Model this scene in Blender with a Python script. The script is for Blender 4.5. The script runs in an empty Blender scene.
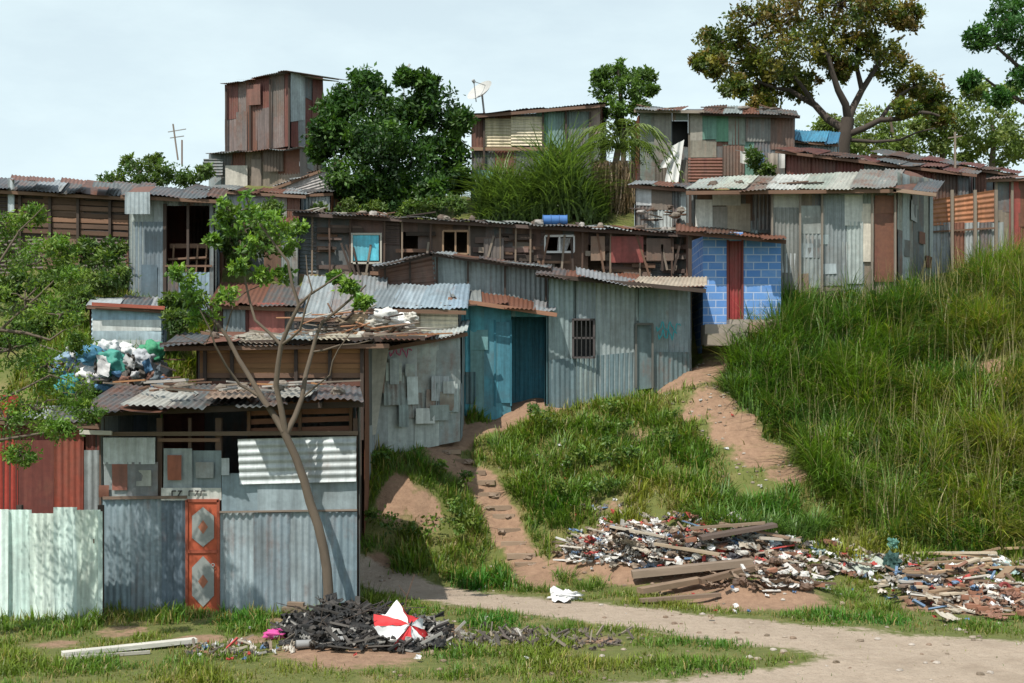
import bpy, math, random, bisect
import numpy as np
from mathutils import Vector, noise, Matrix
random.seed(7); rng=np.random.default_rng(7)
R=random.random
def U(a,b): return random.uniform(a,b)
scene=bpy.context.scene
# survey constants: viewpoint height and bearings used to convert sight-lines + distance to metres
F=1200.; CH=3.55; HY=400.
def X(px,d): return (px-512)/F*d
def Z(py,d): return CH+(HY-py)/F*d
def W(px,py,d): return Vector((X(px,d),d,Z(py,d)))

# ------------------------------------------------------------------ mesh helpers
def mesh_quads(name,V,Fq,C,Uv=None,mat=None,smooth=False):
    me=bpy.data.meshes.new(name)
    V=np.ascontiguousarray(V,dtype=np.float32); Fq=np.ascontiguousarray(Fq,dtype=np.int32)
    me.vertices.add(len(V)); me.vertices.foreach_set('co',V.ravel())
    me.loops.add(Fq.size); me.loops.foreach_set('vertex_index',Fq.ravel())
    me.polygons.add(len(Fq))
    me.polygons.foreach_set('loop_start',np.arange(0,Fq.size,4,dtype=np.int32))
    me.polygons.foreach_set('loop_total',np.full(len(Fq),4,dtype=np.int32))
    me.polygons.foreach_set('use_smooth',np.full(len(Fq),smooth,dtype=bool))
    a=me.attributes.new('Col','FLOAT_COLOR','POINT'); a.data.foreach_set('color',np.ascontiguousarray(C,dtype=np.float32).ravel())
    if Uv is not None:
        a=me.attributes.new('uvm','FLOAT_VECTOR','POINT'); a.data.foreach_set('vector',np.ascontiguousarray(Uv,dtype=np.float32).ravel())
    me.update(calc_edges=True); me.validate()
    ob=bpy.data.objects.new(name,me); scene.collection.objects.link(ob)
    if mat: me.materials.append(mat)
    return ob
class MB:
    def __init__(s): s.v=[];s.f=[];s.c=[];s.u=[];s.n=0
    def add(s,v,f,c,u=None):
        v=np.asarray(v,dtype=float).reshape(-1,3); f=np.asarray(f,dtype=int).reshape(-1,4)
        n=len(v); c=np.asarray(c,dtype=float)
        if c.ndim==1:
            if len(c)==3: c=np.append(c,0.2)
            c=np.tile(c,(n,1))
        if u is None: u=v+np.array([U(0,50),U(0,50),U(0,50)])
        s.v.append(v); s.f.append(f+s.n); s.c.append(c); s.u.append(np.asarray(u)); s.n+=n
    def make(s,name,mat,smooth=False):
        if not s.v: return None
        return mesh_quads(name,np.concatenate(s.v),np.concatenate(s.f),np.concatenate(s.c),np.concatenate(s.u),mat,smooth)
def gridfaces(nu,nv,off=0):
    i=np.arange(nu); j=np.arange(nv); I,J=np.meshgrid(i,j)
    a=(J*(nu+1)+I).ravel()
    return np.stack([a,a+1,a+nu+2,a+nu+1],1)+off
def sheetq(mb,p00,p10,p11,p01,N,col,kind='v',pitch=.11,amp=.016,wob=.012,crump=0):
    p00,p10,p11,p01=[np.array(p,dtype=float) for p in (p00,p10,p11,p01)]; N=np.array(N,dtype=float)
    w=np.linalg.norm(p10-p00); h=max(np.linalg.norm(p01-p00),np.linalg.norm(p11-p10))
    nu=3;nv=3
    if kind=='v': nu=max(4,int(w/pitch*5))
    elif kind=='h': nv=max(4,int(h/pitch*5))
    if crump: nu=nv=6
    s=np.linspace(0,1,nu+1); t=np.linspace(0,1,nv+1); S,T=np.meshgrid(s,t)
    S1=S[...,None];T1=T[...,None]
    P=p00*(1-S1)*(1-T1)+p10*S1*(1-T1)+p11*S1*T1+p01*(1-S1)*T1
    o=np.zeros_like(S)
    if kind=='v': o+=amp*np.cos(2*np.pi*S*w/pitch)
    elif kind=='h': o+=amp*np.cos(2*np.pi*T*h/pitch)
    c=[U(-1,1) for _ in range(4)]
    o+=wob*(c[0]*(S-.5)*2+c[1]*np.sin(T*3.1)+c[2]*(S-.5)*(T-.5)*4+c[3]*np.sin(S*3.1))
    if crump: o+=crump*rng.normal(size=S.shape)
    P=P+o[...,None]*N
    uv=np.stack([S*w+U(0,60),T*h+U(0,60),np.full_like(S,U(0,60))],-1)
    if len(col)==3: col=(*col,.2)
    mb.add(P,gridfaces(nu,nv),col,uv.reshape(-1,3))
CUBEF=[[0,3,2,1],[4,5,6,7],[0,1,5,4],[1,2,6,5],[2,3,7,6],[3,0,4,7]]
def beam(mb,p0,p1,w,t,col,up=Vector((0,0,1))):
    p0=Vector(p0);p1=Vector(p1); d=(p1-p0); L=d.length; d.normalize(); up=Vector(up)
    s=d.cross(up)
    if s.length<1e-3: s=d.cross(Vector((0,1,0)))
    s.normalize(); u=s.cross(d)
    v=[];uv=[]
    o=(U(0,50),U(0,50),U(0,50))
    for e,p in ((0,p0),(1,p1)):
        for a,b in ((-1,-1),(1,-1),(1,1),(-1,1)):
            v.append(p+s*a*w/2+u*b*t/2); uv.append((o[0]+a*w/2+b*t/2,o[1]+e*L,o[2]))
    mb.add(v,CUBEF,col,uv)
def tube(mb,pts,rad,col,sides=7):
    pts=[Vector(p) for p in pts]; n=len(pts); v=[];uv=[]; L=0
    o=U(0,50)
    for i,p in enumerate(pts):
        d=(pts[min(i+1,n-1)]-pts[max(i-1,0)]).normalized()
        s=d.cross(Vector((0.13,1,0.07))); s.normalize(); u=s.cross(d)
        if i: L+=(p-pts[i-1]).length
        for k in range(sides):
            a=2*math.pi*k/sides
            v.append(p+(s*math.cos(a)+u*math.sin(a))*rad[i]); uv.append((a*rad[i]+o,L,o))
    f=[]
    for i in range(n-1):
        for k in range(sides):
            a=i*sides+k;b=i*sides+(k+1)%sides
            f.append([a,b,b+sides,a+sides])
    mb.add(v,f,col,uv)
def blob(mb,c,rx,ry,rz,col,nz=.18,n=6,fr=1.6,rot=0):
    vs=[];fs=[];base=0
    t=np.linspace(-1,1,n+1); A,Bv=np.meshgrid(t,t); A=A.ravel();Bv=Bv.ravel()
    seed=Vector((U(0,90),U(0,90),U(0,90)))
    for ax,sg in ((0,1),(0,-1),(1,1),(1,-1),(2,1),(2,-1)):
        P=np.zeros((len(A),3)); P[:,ax]=sg; P[:,(ax+1)%3]=A*sg; P[:,(ax+2)%3]=Bv
        P/=np.linalg.norm(P,axis=1)[:,None]
        vs.append(P); fs.append(gridfaces(n,n,base)); base+=len(P)
    P=np.concatenate(vs)
    m=np.array([1+nz*2*noise.noise(Vector(p)*fr+seed)+nz*noise.noise(Vector(p)*fr*2.7+seed) for p in P])
    P=P*m[:,None]*np.array([rx,ry,rz])
    ca,sa=math.cos(rot),math.sin(rot)
    P=np.stack([P[:,0]*ca-P[:,1]*sa,P[:,0]*sa+P[:,1]*ca,P[:,2]],1)+np.array(c)
    mb.add(P,np.concatenate(fs),col)
def torus(mb,c,Rr,r,col,N=Vector((0,0,1)),a=18,b=8):
    N=Vector(N).normalized(); s=N.cross(Vector((.3,.9,.1))).normalized(); u=s.cross(N)
    v=[];f=[]
    for i in range(a):
        th=2*math.pi*i/a; d=s*math.cos(th)+u*math.sin(th)
        for j in range(b):
            ph=2*math.pi*j/b
            v.append(Vector(c)+d*(Rr+r*math.cos(ph))+N*r*math.sin(ph))
            f.append([i*b+j,((i+1)%a)*b+j,((i+1)%a)*b+(j+1)%b,i*b+(j+1)%b])
    mb.add(v,f,col)

# ------------------------------------------------------------------ materials
def newmat(name):
    m=bpy.data.materials.new(name); m.use_nodes=True; nt=m.node_tree; nt.nodes.clear()
    return m,nt,nt.nodes,nt.links
def N_(nt,typ,**kw):
    n=nt.nodes.new(typ)
    for k,v in kw.items(): setattr(n,k,v)
    return n
def setin(n,**kw):
    for k,v in kw.items(): n.inputs[k].default_value=v
def mixc(nt,fac,a,b,blend='MIX'):
    n=nt.nodes.new('ShaderNodeMix'); n.data_type='RGBA'; n.blend_type=blend
    for sock,val in ((n.inputs[0],fac),(n.inputs[6],a),(n.inputs[7],b)):
        if isinstance(val,bpy.types.NodeSocket): nt.links.new(val,sock)
        elif isinstance(val,(int,float)): sock.default_value=val
        else: sock.default_value=(*val,1) if len(val)==3 else val
    return n.outputs[2]
def mth(nt,op,a,b=None,c=None,clamp=False):
    n=nt.nodes.new('ShaderNodeMath'); n.operation=op; n.use_clamp=clamp
    for i,val in enumerate((a,b,c)):
        if val is None: continue
        if isinstance(val,bpy.types.NodeSocket): nt.links.new(val,n.inputs[i])
        else: n.inputs[i].default_value=val
    return n.outputs[0]
def nz(nt,vec,scale,detail=5,rough=.6,map=None):
    if map is not None:
        m=nt.nodes.new('ShaderNodeMapping'); m.inputs['Scale'].default_value=map; nt.links.new(vec,m.inputs['Vector']); vec=m.outputs[0]
    n=nt.nodes.new('ShaderNodeTexNoise'); n.inputs['Scale'].default_value=scale; n.inputs['Detail'].default_value=detail; n.inputs['Roughness'].default_value=rough
    nt.links.new(vec,n.inputs['Vector']); return n.outputs[0]
def tinmat():
    m,nt,ns,lk=newmat('weathered_tin')
    at=N_(nt,'ShaderNodeAttribute',attribute_name='Col'); uv=N_(nt,'ShaderNodeAttribute',attribute_name='uvm')
    v=uv.outputs['Vector']
    n1=nz(nt,v,1.3,9,.68); n2=nz(nt,v,1,6,.65,(7,.5,1)); n3=nz(nt,v,9,4,.65); n4=nz(nt,v,.7,4)
    s=mth(nt,'ADD',mth(nt,'MULTIPLY',n1,.62),mth(nt,'MULTIPLY',n2,.5))
    s=mth(nt,'ADD',s,mth(nt,'MULTIPLY',at.outputs['Alpha'],.5))
    mask=mth(nt,'MULTIPLY',mth(nt,'SUBTRACT',s,.71),5.0,clamp=True)
    rust=mixc(nt,n3,(.060,.025,.016),(.21,.085,.045))
    tone=mth(nt,'ADD',mth(nt,'MULTIPLY',n2,1.5),.22)
    tone=mth(nt,'MULTIPLY',tone,mth(nt,'ADD',mth(nt,'MULTIPLY',n3,.7),.65))
    comb=N_(nt,'ShaderNodeCombineXYZ')
    for i in range(3): lk.new(tone,comb.inputs[i])
    base=mixc(nt,1.0,at.outputs['Color'],comb.outputs[0],'MULTIPLY')
    st=mth(nt,'MULTIPLY',mth(nt,'SUBTRACT',n4,.50),4,clamp=True)
    base=mixc(nt,mth(nt,'MULTIPLY',st,.5),base,(.11,.095,.08))
    col=mixc(nt,mth(nt,'MULTIPLY',mask,.9),base,rust)
    p=N_(nt,'ShaderNodeBsdfPrincipled'); lk.new(col,p.inputs['Base Color'])
    setin(p,Roughness=.58); lk.new(mth(nt,'MULTIPLY',mth(nt,'SUBTRACT',1,mask),.2),p.inputs['Metallic'])
    bp=N_(nt,'ShaderNodeBump'); setin(bp,Strength=.35,Distance=.02); lk.new(n1,bp.inputs['Height']); lk.new(bp.outputs[0],p.inputs['Normal'])
    o=N_(nt,'ShaderNodeOutputMaterial'); lk.new(p.outputs[0],o.inputs[0]); return m
def woodmat(name='weathered_wood',rough=.85,mp=(14,1.2,3),lo=.45,hi=1.3):
    m,nt,ns,lk=newmat(name)
    at=N_(nt,'ShaderNodeAttribute',attribute_name='Col'); uv=N_(nt,'ShaderNodeAttribute',attribute_name='uvm')
    n1=nz(nt,uv.outputs['Vector'],1,6,.7,mp); n2=nz(nt,uv.outputs['Vector'],.9,4)
    tone=mth(nt,'ADD',mth(nt,'MULTIPLY',mth(nt,'ADD',n1,n2),(hi-lo)/1.2),lo-.2)
    comb=N_(nt,'ShaderNodeCombineXYZ')
    for i in range(3): lk.new(tone,comb.inputs[i])
    col=mixc(nt,1.0,at.outputs['Color'],comb.outputs[0],'MULTIPLY')
    p=N_(nt,'ShaderNodeBsdfPrincipled'); lk.new(col,p.inputs['Base Color']); setin(p,Roughness=rough)
    bp=N_(nt,'ShaderNodeBump'); setin(bp,Strength=.4,Distance=.02); lk.new(n1,bp.inputs['Height']); lk.new(bp.outputs[0],p.inputs['Normal'])
    o=N_(nt,'ShaderNodeOutputMaterial'); lk.new(p.outputs[0],o.inputs[0]); return m
def leafmat(name,tr=.35):
    m,nt,ns,lk=newmat(name)
    at=N_(nt,'ShaderNodeAttribute',attribute_name='Col')
    p=N_(nt,'ShaderNodeBsdfPrincipled'); lk.new(at.outputs['Color'],p.inputs['Base Color']); setin(p,Roughness=.5)
    t=N_(nt,'ShaderNodeBsdfTranslucent'); lk.new(mixc(nt,1.0,at.outputs['Color'],(1.25,1.3,.5),'MULTIPLY'),t.inputs[0])
    mx=N_(nt,'ShaderNodeMixShader'); mx.inputs[0].default_value=tr; lk.new(p.outputs[0],mx.inputs[1]); lk.new(t.outputs[0],mx.inputs[2])
    o=N_(nt,'ShaderNodeOutputMaterial'); lk.new(mx.outputs[0],o.inputs[0]); return m
def brickmat():
    m,nt,ns,lk=newmat('painted_block')
    uv=N_(nt,'ShaderNodeAttribute',attribute_name='uvm')
    b=N_(nt,'ShaderNodeTexBrick'); lk.new(uv.outputs['Vector'],b.inputs['Vector'])
    setin(b,Scale=1.0,Color1=(.075,.20,.50,1),Color2=(.12,.27,.58,1),Mortar=(.36,.45,.62,1)); b.inputs['Mortar Size'].default_value=.014; b.inputs['Brick Width'].default_value=.40; b.inputs['Row Height'].default_value=.2
    n=nz(nt,uv.outputs['Vector'],3,6)
    col=mixc(nt,mth(nt,'MULTIPLY',mth(nt,'SUBTRACT',n,.48),1.6,clamp=True),b.outputs[0],(.30,.40,.55))
    p=N_(nt,'ShaderNodeBsdfPrincipled'); lk.new(col,p.inputs['Base Color']); setin(p,Roughness=.85)
    bp=N_(nt,'ShaderNodeBump'); setin(bp,Strength=.6,Distance=.02); bp.invert=True; lk.new(b.outputs[1],bp.inputs['Height']); lk.new(bp.outputs[0],p.inputs['Normal'])
    o=N_(nt,'ShaderNodeOutputMaterial'); lk.new(p.outputs[0],o.inputs[0]); return m
def groundmat():
    m,nt,ns,lk=newmat('earth_and_turf')
    at=N_(nt,'ShaderNodeAttribute',attribute_name='Col'); g=N_(nt,'ShaderNodeNewGeometry'); v=g.outputs['Position']
    sep=N_(nt,'ShaderNodeSeparateColor'); lk.new(at.outputs['Color'],sep.inputs[0])
    n1=nz(nt,v,.9,8,.65); n2=nz(nt,v,6,6,.7); n3=nz(nt,v,30,3,.7)
    grass=mixc(nt,n2,(.06,.08,.015),(.17,.18,.045))
    grass=mixc(nt,mth(nt,'MULTIPLY',mth(nt,'SUBTRACT',n1,.52),5,clamp=True),grass,(.22,.175,.075))
    dirt=mixc(nt,n2,(.13,.072,.045),(.42,.27,.175))
    path=mixc(nt,n2,(.27,.205,.15),(.50,.41,.32))
    path=mixc(nt,mth(nt,'MULTIPLY',mth(nt,'SUBTRACT',n3,.55),5,clamp=True),path,(.17,.13,.10))
    path=mixc(nt,mth(nt,'MULTIPLY',mth(nt,'SUBTRACT',n1,.5),3,clamp=True),path,(.23,.175,.125))
    w=mth(nt,'MULTIPLY',mth(nt,'SUBTRACT',mth(nt,'ADD',n1,mth(nt,'MULTIPLY',n2,.6)),.8),1.3)
    f1=mth(nt,'MULTIPLY',mth(nt,'ADD',mth(nt,'SUBTRACT',sep.outputs[0],.45),w),3.5,clamp=True)
    f2=mth(nt,'MULTIPLY',mth(nt,'ADD',mth(nt,'SUBTRACT',sep.outputs[1],.45),w),4,clamp=True)
    col=mixc(nt,f2,mixc(nt,f1,grass,dirt),path)
    p=N_(nt,'ShaderNodeBsdfPrincipled'); lk.new(col,p.inputs['Base Color']); setin(p,Roughness=.95)
    bp=N_(nt,'ShaderNodeBump'); setin(bp,Strength=.8,Distance=.06); lk.new(mth(nt,'ADD',n2,mth(nt,'MULTIPLY',n3,.4)),bp.inputs['Height']); lk.new(bp.outputs[0],p.inputs['Normal'])
    o=N_(nt,'ShaderNodeOutputMaterial'); lk.new(p.outputs[0],o.inputs[0]); return m
M_TIN=tinmat(); M_WOOD=woodmat(); M_LEAF=leafmat('foliage'); M_GRASS=leafmat('grass_blades',.35); M_BARK=woodmat('bark',.9,(9,2,9),.4,1.35)
M_PLAIN=woodmat('worn_surface',.7,(3,3,3),.6,1.2); M_BRICK=brickmat(); M_GROUND=groundmat()

# ------------------------------------------------------------------ terrain
CP=[]
for px,py,d in [
 (640,500,25.5),(640,450,28),(600,407,30),(545,410,29.6),(690,395,29.5),(700,470,26.7),(722,362,31),(740,330,32),(800,298,33),(800,400,29),
 (820,520,24.7),(900,480,26),(900,350,30.5),(900,288,34),(1000,545,23.8),(1024,400,27.5),(1024,300,32),(1024,262,35),(1120,300,32),(1120,400,28),(1120,545,23.5),
 (950,420,28),(850,450,27.2),(760,440,27.6),(950,300,33),(860,400,29),
 (450,413,30),(375,445,27),(440,458,27.2),(405,462,26.3),(380,470,26.1),(430,533,25.2),(380,530,25.1),(480,562,24.7),(490,500,26.2),(470,440,28.4),(500,425,29.2),(560,470,27),(570,540,25),(620,540,24.4),(640,400,30),(662,390,30.4),(690,375,30.8),
 (457,412,30),(520,412,29.5),(960,268,36.5),(1024,255,37),(820,290,35),(900,275,37)]:
    CP.append((X(px,d),d,Z(py,d)))
for px in (-250,-50,100,250,400,512,650,800,950,1050,1250):
    for d in (10,14,18,21): CP.append((X(px,d),d,0))
for px,d,z in [(360,23.7,.05),(450,23.9,.1),(520,23.4,0),(600,23,0.02),(700,22.4,0),(850,22,0),(1024,22,0),(1150,22,0),(30,23.3,.2),(150,23.4,.2),(300,23.6,.1),(-150,23.3,.2),
 (230,25,1.2),(320,25.5,1.5),(260,28,3.0),(330,29,3.3),(100,25.3,3.6),(20,25.3,3.4),(150,25.4,3.6),(100,27,4.4),(130,28.5,4.8),(60,29,5.0),(0,28,4.5),(-150,27,4),(150,31,6.2),(60,32,6.8),(-150,32,6.6),
 (250,32,5.4),(400,32,3.9),(500,32,3.6),(600,32.3,3.7),(680,32.5,4.2),
 (330,34.4,6.6),(450,34.4,6.6),(600,34.4,6.6),(700,34.4,6.8),(780,36,7.3),(450,38.6,9.1),(600,38.6,9.2),(700,38.6,9.2),(300,37,8.6),(200,36,8.2),(100,36,8),(0,36,8),(-150,36,8),
 (500,42,10.4),(600,42,10.4),(700,41.8,11),(350,41,10.6),(250,43,11.2),(100,44,10.4),(0,44,10),(-150,44,9.6),(800,41,10.4),(900,41,9.4),(1024,42,9.2),(1150,42,9),(1150,37,7.6),
 (200,52,11.3),(500,52,11),(800,52,11),(1024,52,10),(-150,52,10),(1200,52,9.5)]:
    CP.append((X(px,d),d,z))
for x in (-60,-25,0,25,60): CP.append((x,80,7)); CP.append((x,110,2))
for x in (-60,-35,35,60): CP.append((x,10,0)); CP.append((x,30,3.5));CP.append((x,50,8))
CP=np.array(CP)
D=np.linalg.norm(CP[:,None,:2]-CP[None,:,:2],axis=2)
n=len(CP); A=np.zeros((n+1,n+1)); A[:n,:n]=-D-np.eye(n)*.04; A[:n,n]=1; A[n,:n]=1
sol=np.linalg.solve(A,np.append(CP[:,2],0)); wts=sol[:n]; c0=sol[n]
def rawH(x,y):
    sh=x.shape; x=x.ravel(); y=y.ravel(); out=np.empty(len(x))
    for i in range(0,len(x),20000):
        d=np.sqrt((x[i:i+20000,None]-CP[None,:,0])**2+(y[i:i+20000,None]-CP[None,:,1])**2+.04)
        out[i:i+20000]=-d@wts+c0
    return out.reshape(sh)
def axis(segs):
    out=[]
    for a,b,s in segs: out+=list(np.arange(a,b,s))
    return np.array(out)
xs=axis([(-900,-100,100),(-100,-30,6),(-30,-12,.7),(-12,15,.13),(15,30,.7),(30,100,6),(100,901,100)])
ys=axis([(-60,8,6),(8,13,.6),(13,34,.13),(34,46,.35),(46,60,1),(60,130,6),(130,200,14),(200,1600,120)])
GX,GY=np.meshgrid(xs,ys)
HH=rawH(GX,GY)
far=np.clip((GY-105)/30,0,1)+np.clip((np.abs(GX)-55)/25,0,1); far=np.clip(far,0,1)
near=np.clip((13-GY)/3,0,1); flat=np.clip((20.5-GY)/1.2,0,1)
HH=HH*(1-far)*(1-near)*(1-flat)
for j in range(len(ys)):
    if not 12<ys[j]<60: continue
    for i in range(len(xs)):
        if abs(xs[i])<30:
            x,y=xs[i],ys[j]; sl=min(1,max(.12,(y-22.5)/2))
            HH[j,i]+=sl*(.18*noise.noise(Vector((x*.8,y*.8,0)))+.09*noise.noise(Vector((x*2.6,y*2.6,3))))
xl=list(xs); yl=list(ys)
def bil(G,x,y):
    i=np.clip(np.searchsorted(xs,x)-1,0,len(xs)-2); j=np.clip(np.searchsorted(ys,y)-1,0,len(ys)-2)
    a=(x-xs[i])/(xs[i+1]-xs[i]); b=(y-ys[j])/(ys[j+1]-ys[j])
    return G[j,i]*(1-a)*(1-b)+G[j,i+1]*a*(1-b)+G[j+1,i+1]*a*b+G[j+1,i]*(1-a)*b
def H(x,y):
    i=min(max(bisect.bisect(xl,x)-1,0),len(xl)-2); j=min(max(bisect.bisect(yl,y)-1,0),len(yl)-2)
    a=(x-xl[i])/(xl[i+1]-xl[i]); b=(y-yl[j])/(yl[j+1]-yl[j])
    return float(HH[j,i]*(1-a)*(1-b)+HH[j,i+1]*a*(1-b)+HH[j+1,i+1]*a*b+HH[j+1,i]*(1-a)*b)
def G(px,py):
    d=13.
    while d<50:
        z=Z(py,d)
        if H(X(px,d),d)>=z: break
        d+=.1
    x=X(px,d); return Vector((x,d,H(x,d)))
def bump(px,py,r,h):
    g=G(px,py); rr=np.sqrt((GX-g.x)**2+((GY-g.y)/1.0)**2)/r
    HH[:]=HH+h*np.exp(-rr**2*1.6)
for a in [(600,560,.8,.15),(680,560,1.0,.24),(760,560,.9,.26),(785,596,.75,.38),(740,598,.6,.25),(950,590,1.2,.2),(1010,600,1,.2),(350,645,1.1,.14),(700,395,.8,.25),(615,545,.6,.2)]: bump(*a)
RM=np.zeros_like(HH); PM=np.zeros_like(HH); EX=np.zeros_like(HH)
def pline(M,pts,ws,st=1.0):
    P=[G(*p) for p in pts]
    for k in range(len(P)-1):
        a,b=P[k],P[k+1]; ab=np.array([b.x-a.x,b.y-a.y]); L2=ab@ab+1e-6
        t=np.clip(((GX-a.x)*ab[0]+(GY-a.y)*ab[1])/L2,0,1)
        dd=np.hypot(GX-a.x-t*ab[0],GY-a.y-t*ab[1]); w=ws[k]*(1-t)+ws[k+1]*t
        M[:]=np.maximum(M,st*np.clip(1.5-dd/w,0,1))
def spot(M,px,py,r,st=1):
    g=G(px,py); M[:]=np.maximum(M,st*np.clip(1.6-np.hypot(GX-g.x,GY-g.y)/r,0,1))
pline(PM,[(362,572),(400,588),(480,600),(600,614),(760,632),(900,650),(1060,668)],[.4,.6,.85,.95,1.0,1.3,1.8])
pline(PM,[(780,678),(920,668),(1060,665)],[.5,1.2,1.8]); pline(PM,[(650,698),(1060,694)],[.9,2.2])
pline(RM,[(540,585),(520,550),(495,510),(480,480),(445,462),(440,448),(470,432),(520,415)],[.42,.38,.36,.4,.45,.38,.45,.5],1.0)
pline(RM,[(480,412),(545,408),(600,402),(650,390),(690,377),(728,352)],[.35,.4,.6,.75,.8,.6],1.15)
for s in [(715,405,.6,.9),(690,415,.4,.8),(735,430,.65,.95),(760,455,.6,.95),(785,478,.45,.9),(640,440,.3,.6),(600,470,.3,.6),(400,495,.35),(425,515,.35),(390,505,.3),(785,600,.7),(740,598,.8),(700,585,.8),(640,560,.9),(760,560,.8),(590,545,.8),(960,600,1.0),(1010,590,1),(350,650,1.0),(610,510,.3,.7),(990,370,.4,.9),(985,340,.4,.8),(1005,385,.35,.8),(520,635,.4,.7),(250,640,.4,.8),(430,630,.6),(380,565,.3),(600,640,.4,.7),(120,632,.5,.75),(200,640,.45,.8),(280,622,.4,.7),(60,645,.4,.7),(330,612,.3,.7)]: spot(RM,*s)
def inpoly(x,y,poly):
    ins=np.zeros(x.shape,bool); n=len(poly)
    for i in range(n):
        x1,y1=poly[i];x2,y2=poly[(i+1)%n]
        if y1==y2: continue
        c=((y1>y)!=(y2>y))&(x<(x2-x1)*(y-y1)/(y2-y1)+x1); ins^=c
    return ins
FOOT=[]
# ------------------------------------------------------------------ building kit
def col(c,j=.14,a=None):
    k=1+U(-j,j); al=c[3] if len(c)>3 else .2
    if a is not None: al=a
    return (c[0]*k*(1+U(-.05,.05)),c[1]*k,c[2]*k*(1+U(-.05,.05)),al+U(-.1,.12))
ZN=(.29,.325,.33,.16); ZB=(.21,.28,.33,.12); ZL=(.46,.50,.50,.10); ZD=(.13,.145,.15,.3); RS=(.19,.075,.05,.65); DR=(.14,.037,.028,.3); RED=(.32,.045,.03,.12)
TQ=(.05,.26,.33,.0); TD=(.035,.16,.22,.05); CR=(.52,.48,.37,.2); GN=(.12,.24,.19,.1); WH=(.63,.75,.71,-.05)
BR=(.15,.085,.055); BK=(.055,.038,.03); BO=(.32,.16,.07); BG=(.20,.165,.13)
ST_Z=dict(pal=[ZN]*4+[ZB]*3+[ZL]+[ZD]*2+[RS],kinds='vvvvf',wr=(.5,.95),tier=.35)
ST_R=dict(pal=[RS]*4+[DR]*2+[ZD]*2+[ZN]*2,kinds='vvvf',wr=(.45,.9),tier=.35)
ST_D=dict(pal=[ZD,BK+(.4,),DR],kinds='vvf',wr=(.6,.9),tier=.2)
class Bld:
    def __init__(s,name): s.name=name; s.p={}
    def g(s,part,mat=None,smooth=False):
        if part not in s.p: s.p[part]=(MB(),mat or M_TIN,smooth)
        return s.p[part][0]
    def done(s):
        e=bpy.data.objects.new(s.name,None); scene.collection.objects.link(e); e.empty_display_size=.5
        allv=np.concatenate([np.concatenate(q[0].v) for q in s.p.values() if q[0].v])
        c=Vector(((allv[:,0].min()+allv[:,0].max())/2,(allv[:,1].min()+allv[:,1].max())/2,allv[:,2].min()))
        e.location=c
        for k,(mb,mt,sm) in s.p.items():
            o=mb.make(k,mt,sm)
            if o: o.parent=e; o.matrix_parent_inverse=Matrix.Translation(-c)
        return e
def wall(mb,A,B,zb,zt,st,ops=(),cen=None,pitch=.11):
    A=Vector(A);B=Vector(B); L=(B-A).length; u=(B-A)/L; Nn=Vector((u.y,-u.x))
    if cen is not None and (Vector(cen)-(A+B)/2).dot(Nn)>0: Nn=-Nn
    N3=Vector((Nn.x,Nn.y,0))
    cuts=[0.]
    while cuts[-1]<L-.2: cuts.append(min(L,cuts[-1]+U(*st['wr'])))
    cuts[-1]=L
    for o in ops: cuts+= [max(0,o[0]),min(L,o[1])]
    cuts=sorted(set(round(c,4) for c in cuts))
    lz=lambda z,a:z[0]+(z[1]-z[0])*a/L
    for a,b in zip(cuts[:-1],cuts[1:]):
        if b-a<.03: continue
        iv=[]; m=(a+b)/2; o=[q for q in ops if q[0]<m<q[1]]
        bot=lambda s:lz(zb,s); top=lambda s:lz(zt,s)
        if o:
            o=o[0]
            if o[2]>bot(m)+.05: iv.append((bot,lambda s,z=o[2]:z))
            if o[3]<top(m)-.05: iv.append((lambda s,z=o[3]:z,top))
        else:
            if R()<st['tier']:
                zz=bot(m)+(top(m)-bot(m))*U(.4,.75); tl=U(-.04,.04)
                iv=[(bot,lambda s,z=zz+.05:z+tl*(s-a)),(lambda s,z=zz-.04:z,top)]
            else: iv=[(bot,top)]
        for lo,hi in iv:
            k=random.choice(st['kinds']); off=N3*U(.004,.04); e=.03
            q=lambda s,z:Vector((A.x+u.x*s,A.y+u.y*s,z))+off
            a2=max(0,a-e) if not ops else a; b2=min(L,b+e) if not ops else b
            jt=0 if ops else U(-.04,.0)
            sheetq(mb,q(a2,lo(a)),q(b2,lo(b)),q(b2,hi(b)+U(-.04,.02)+jt),q(a2,hi(a)+U(-.04,.02)+jt),N3,col(random.choice(st['pal'])),k,pitch)
    return A,u,N3
def patches(mb,A,B,z0,z1,pal,n,cen=None,smin=.25,smax=.8):
    A=Vector(A);B=Vector(B); L=(B-A).length; u=(B-A)/L; Nn=Vector((u.y,-u.x))
    if cen is not None and (Vector(cen)-(A+B)/2).dot(Nn)>0: Nn=-Nn
    N3=Vector((Nn.x,Nn.y,0))
    for i in range(n):
        w=U(smin,smax);h=U(smin,smax)*1.1; s=U(0,max(.01,L-w)); z=U(z0,max(z0+.01,z1-h)); off=N3*(.045+.005*i); t=U(-.05,.05)
        q=lambda a,b:Vector((A.x+u.x*a,A.y+u.y*a,b))+off
        sheetq(mb,q(s,z),q(s+w,z+t*w),q(s+w-t*h,z+h+t*w),q(s-t*h,z+h),N3,col(random.choice(pal)),random.choice('vff'))
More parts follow.
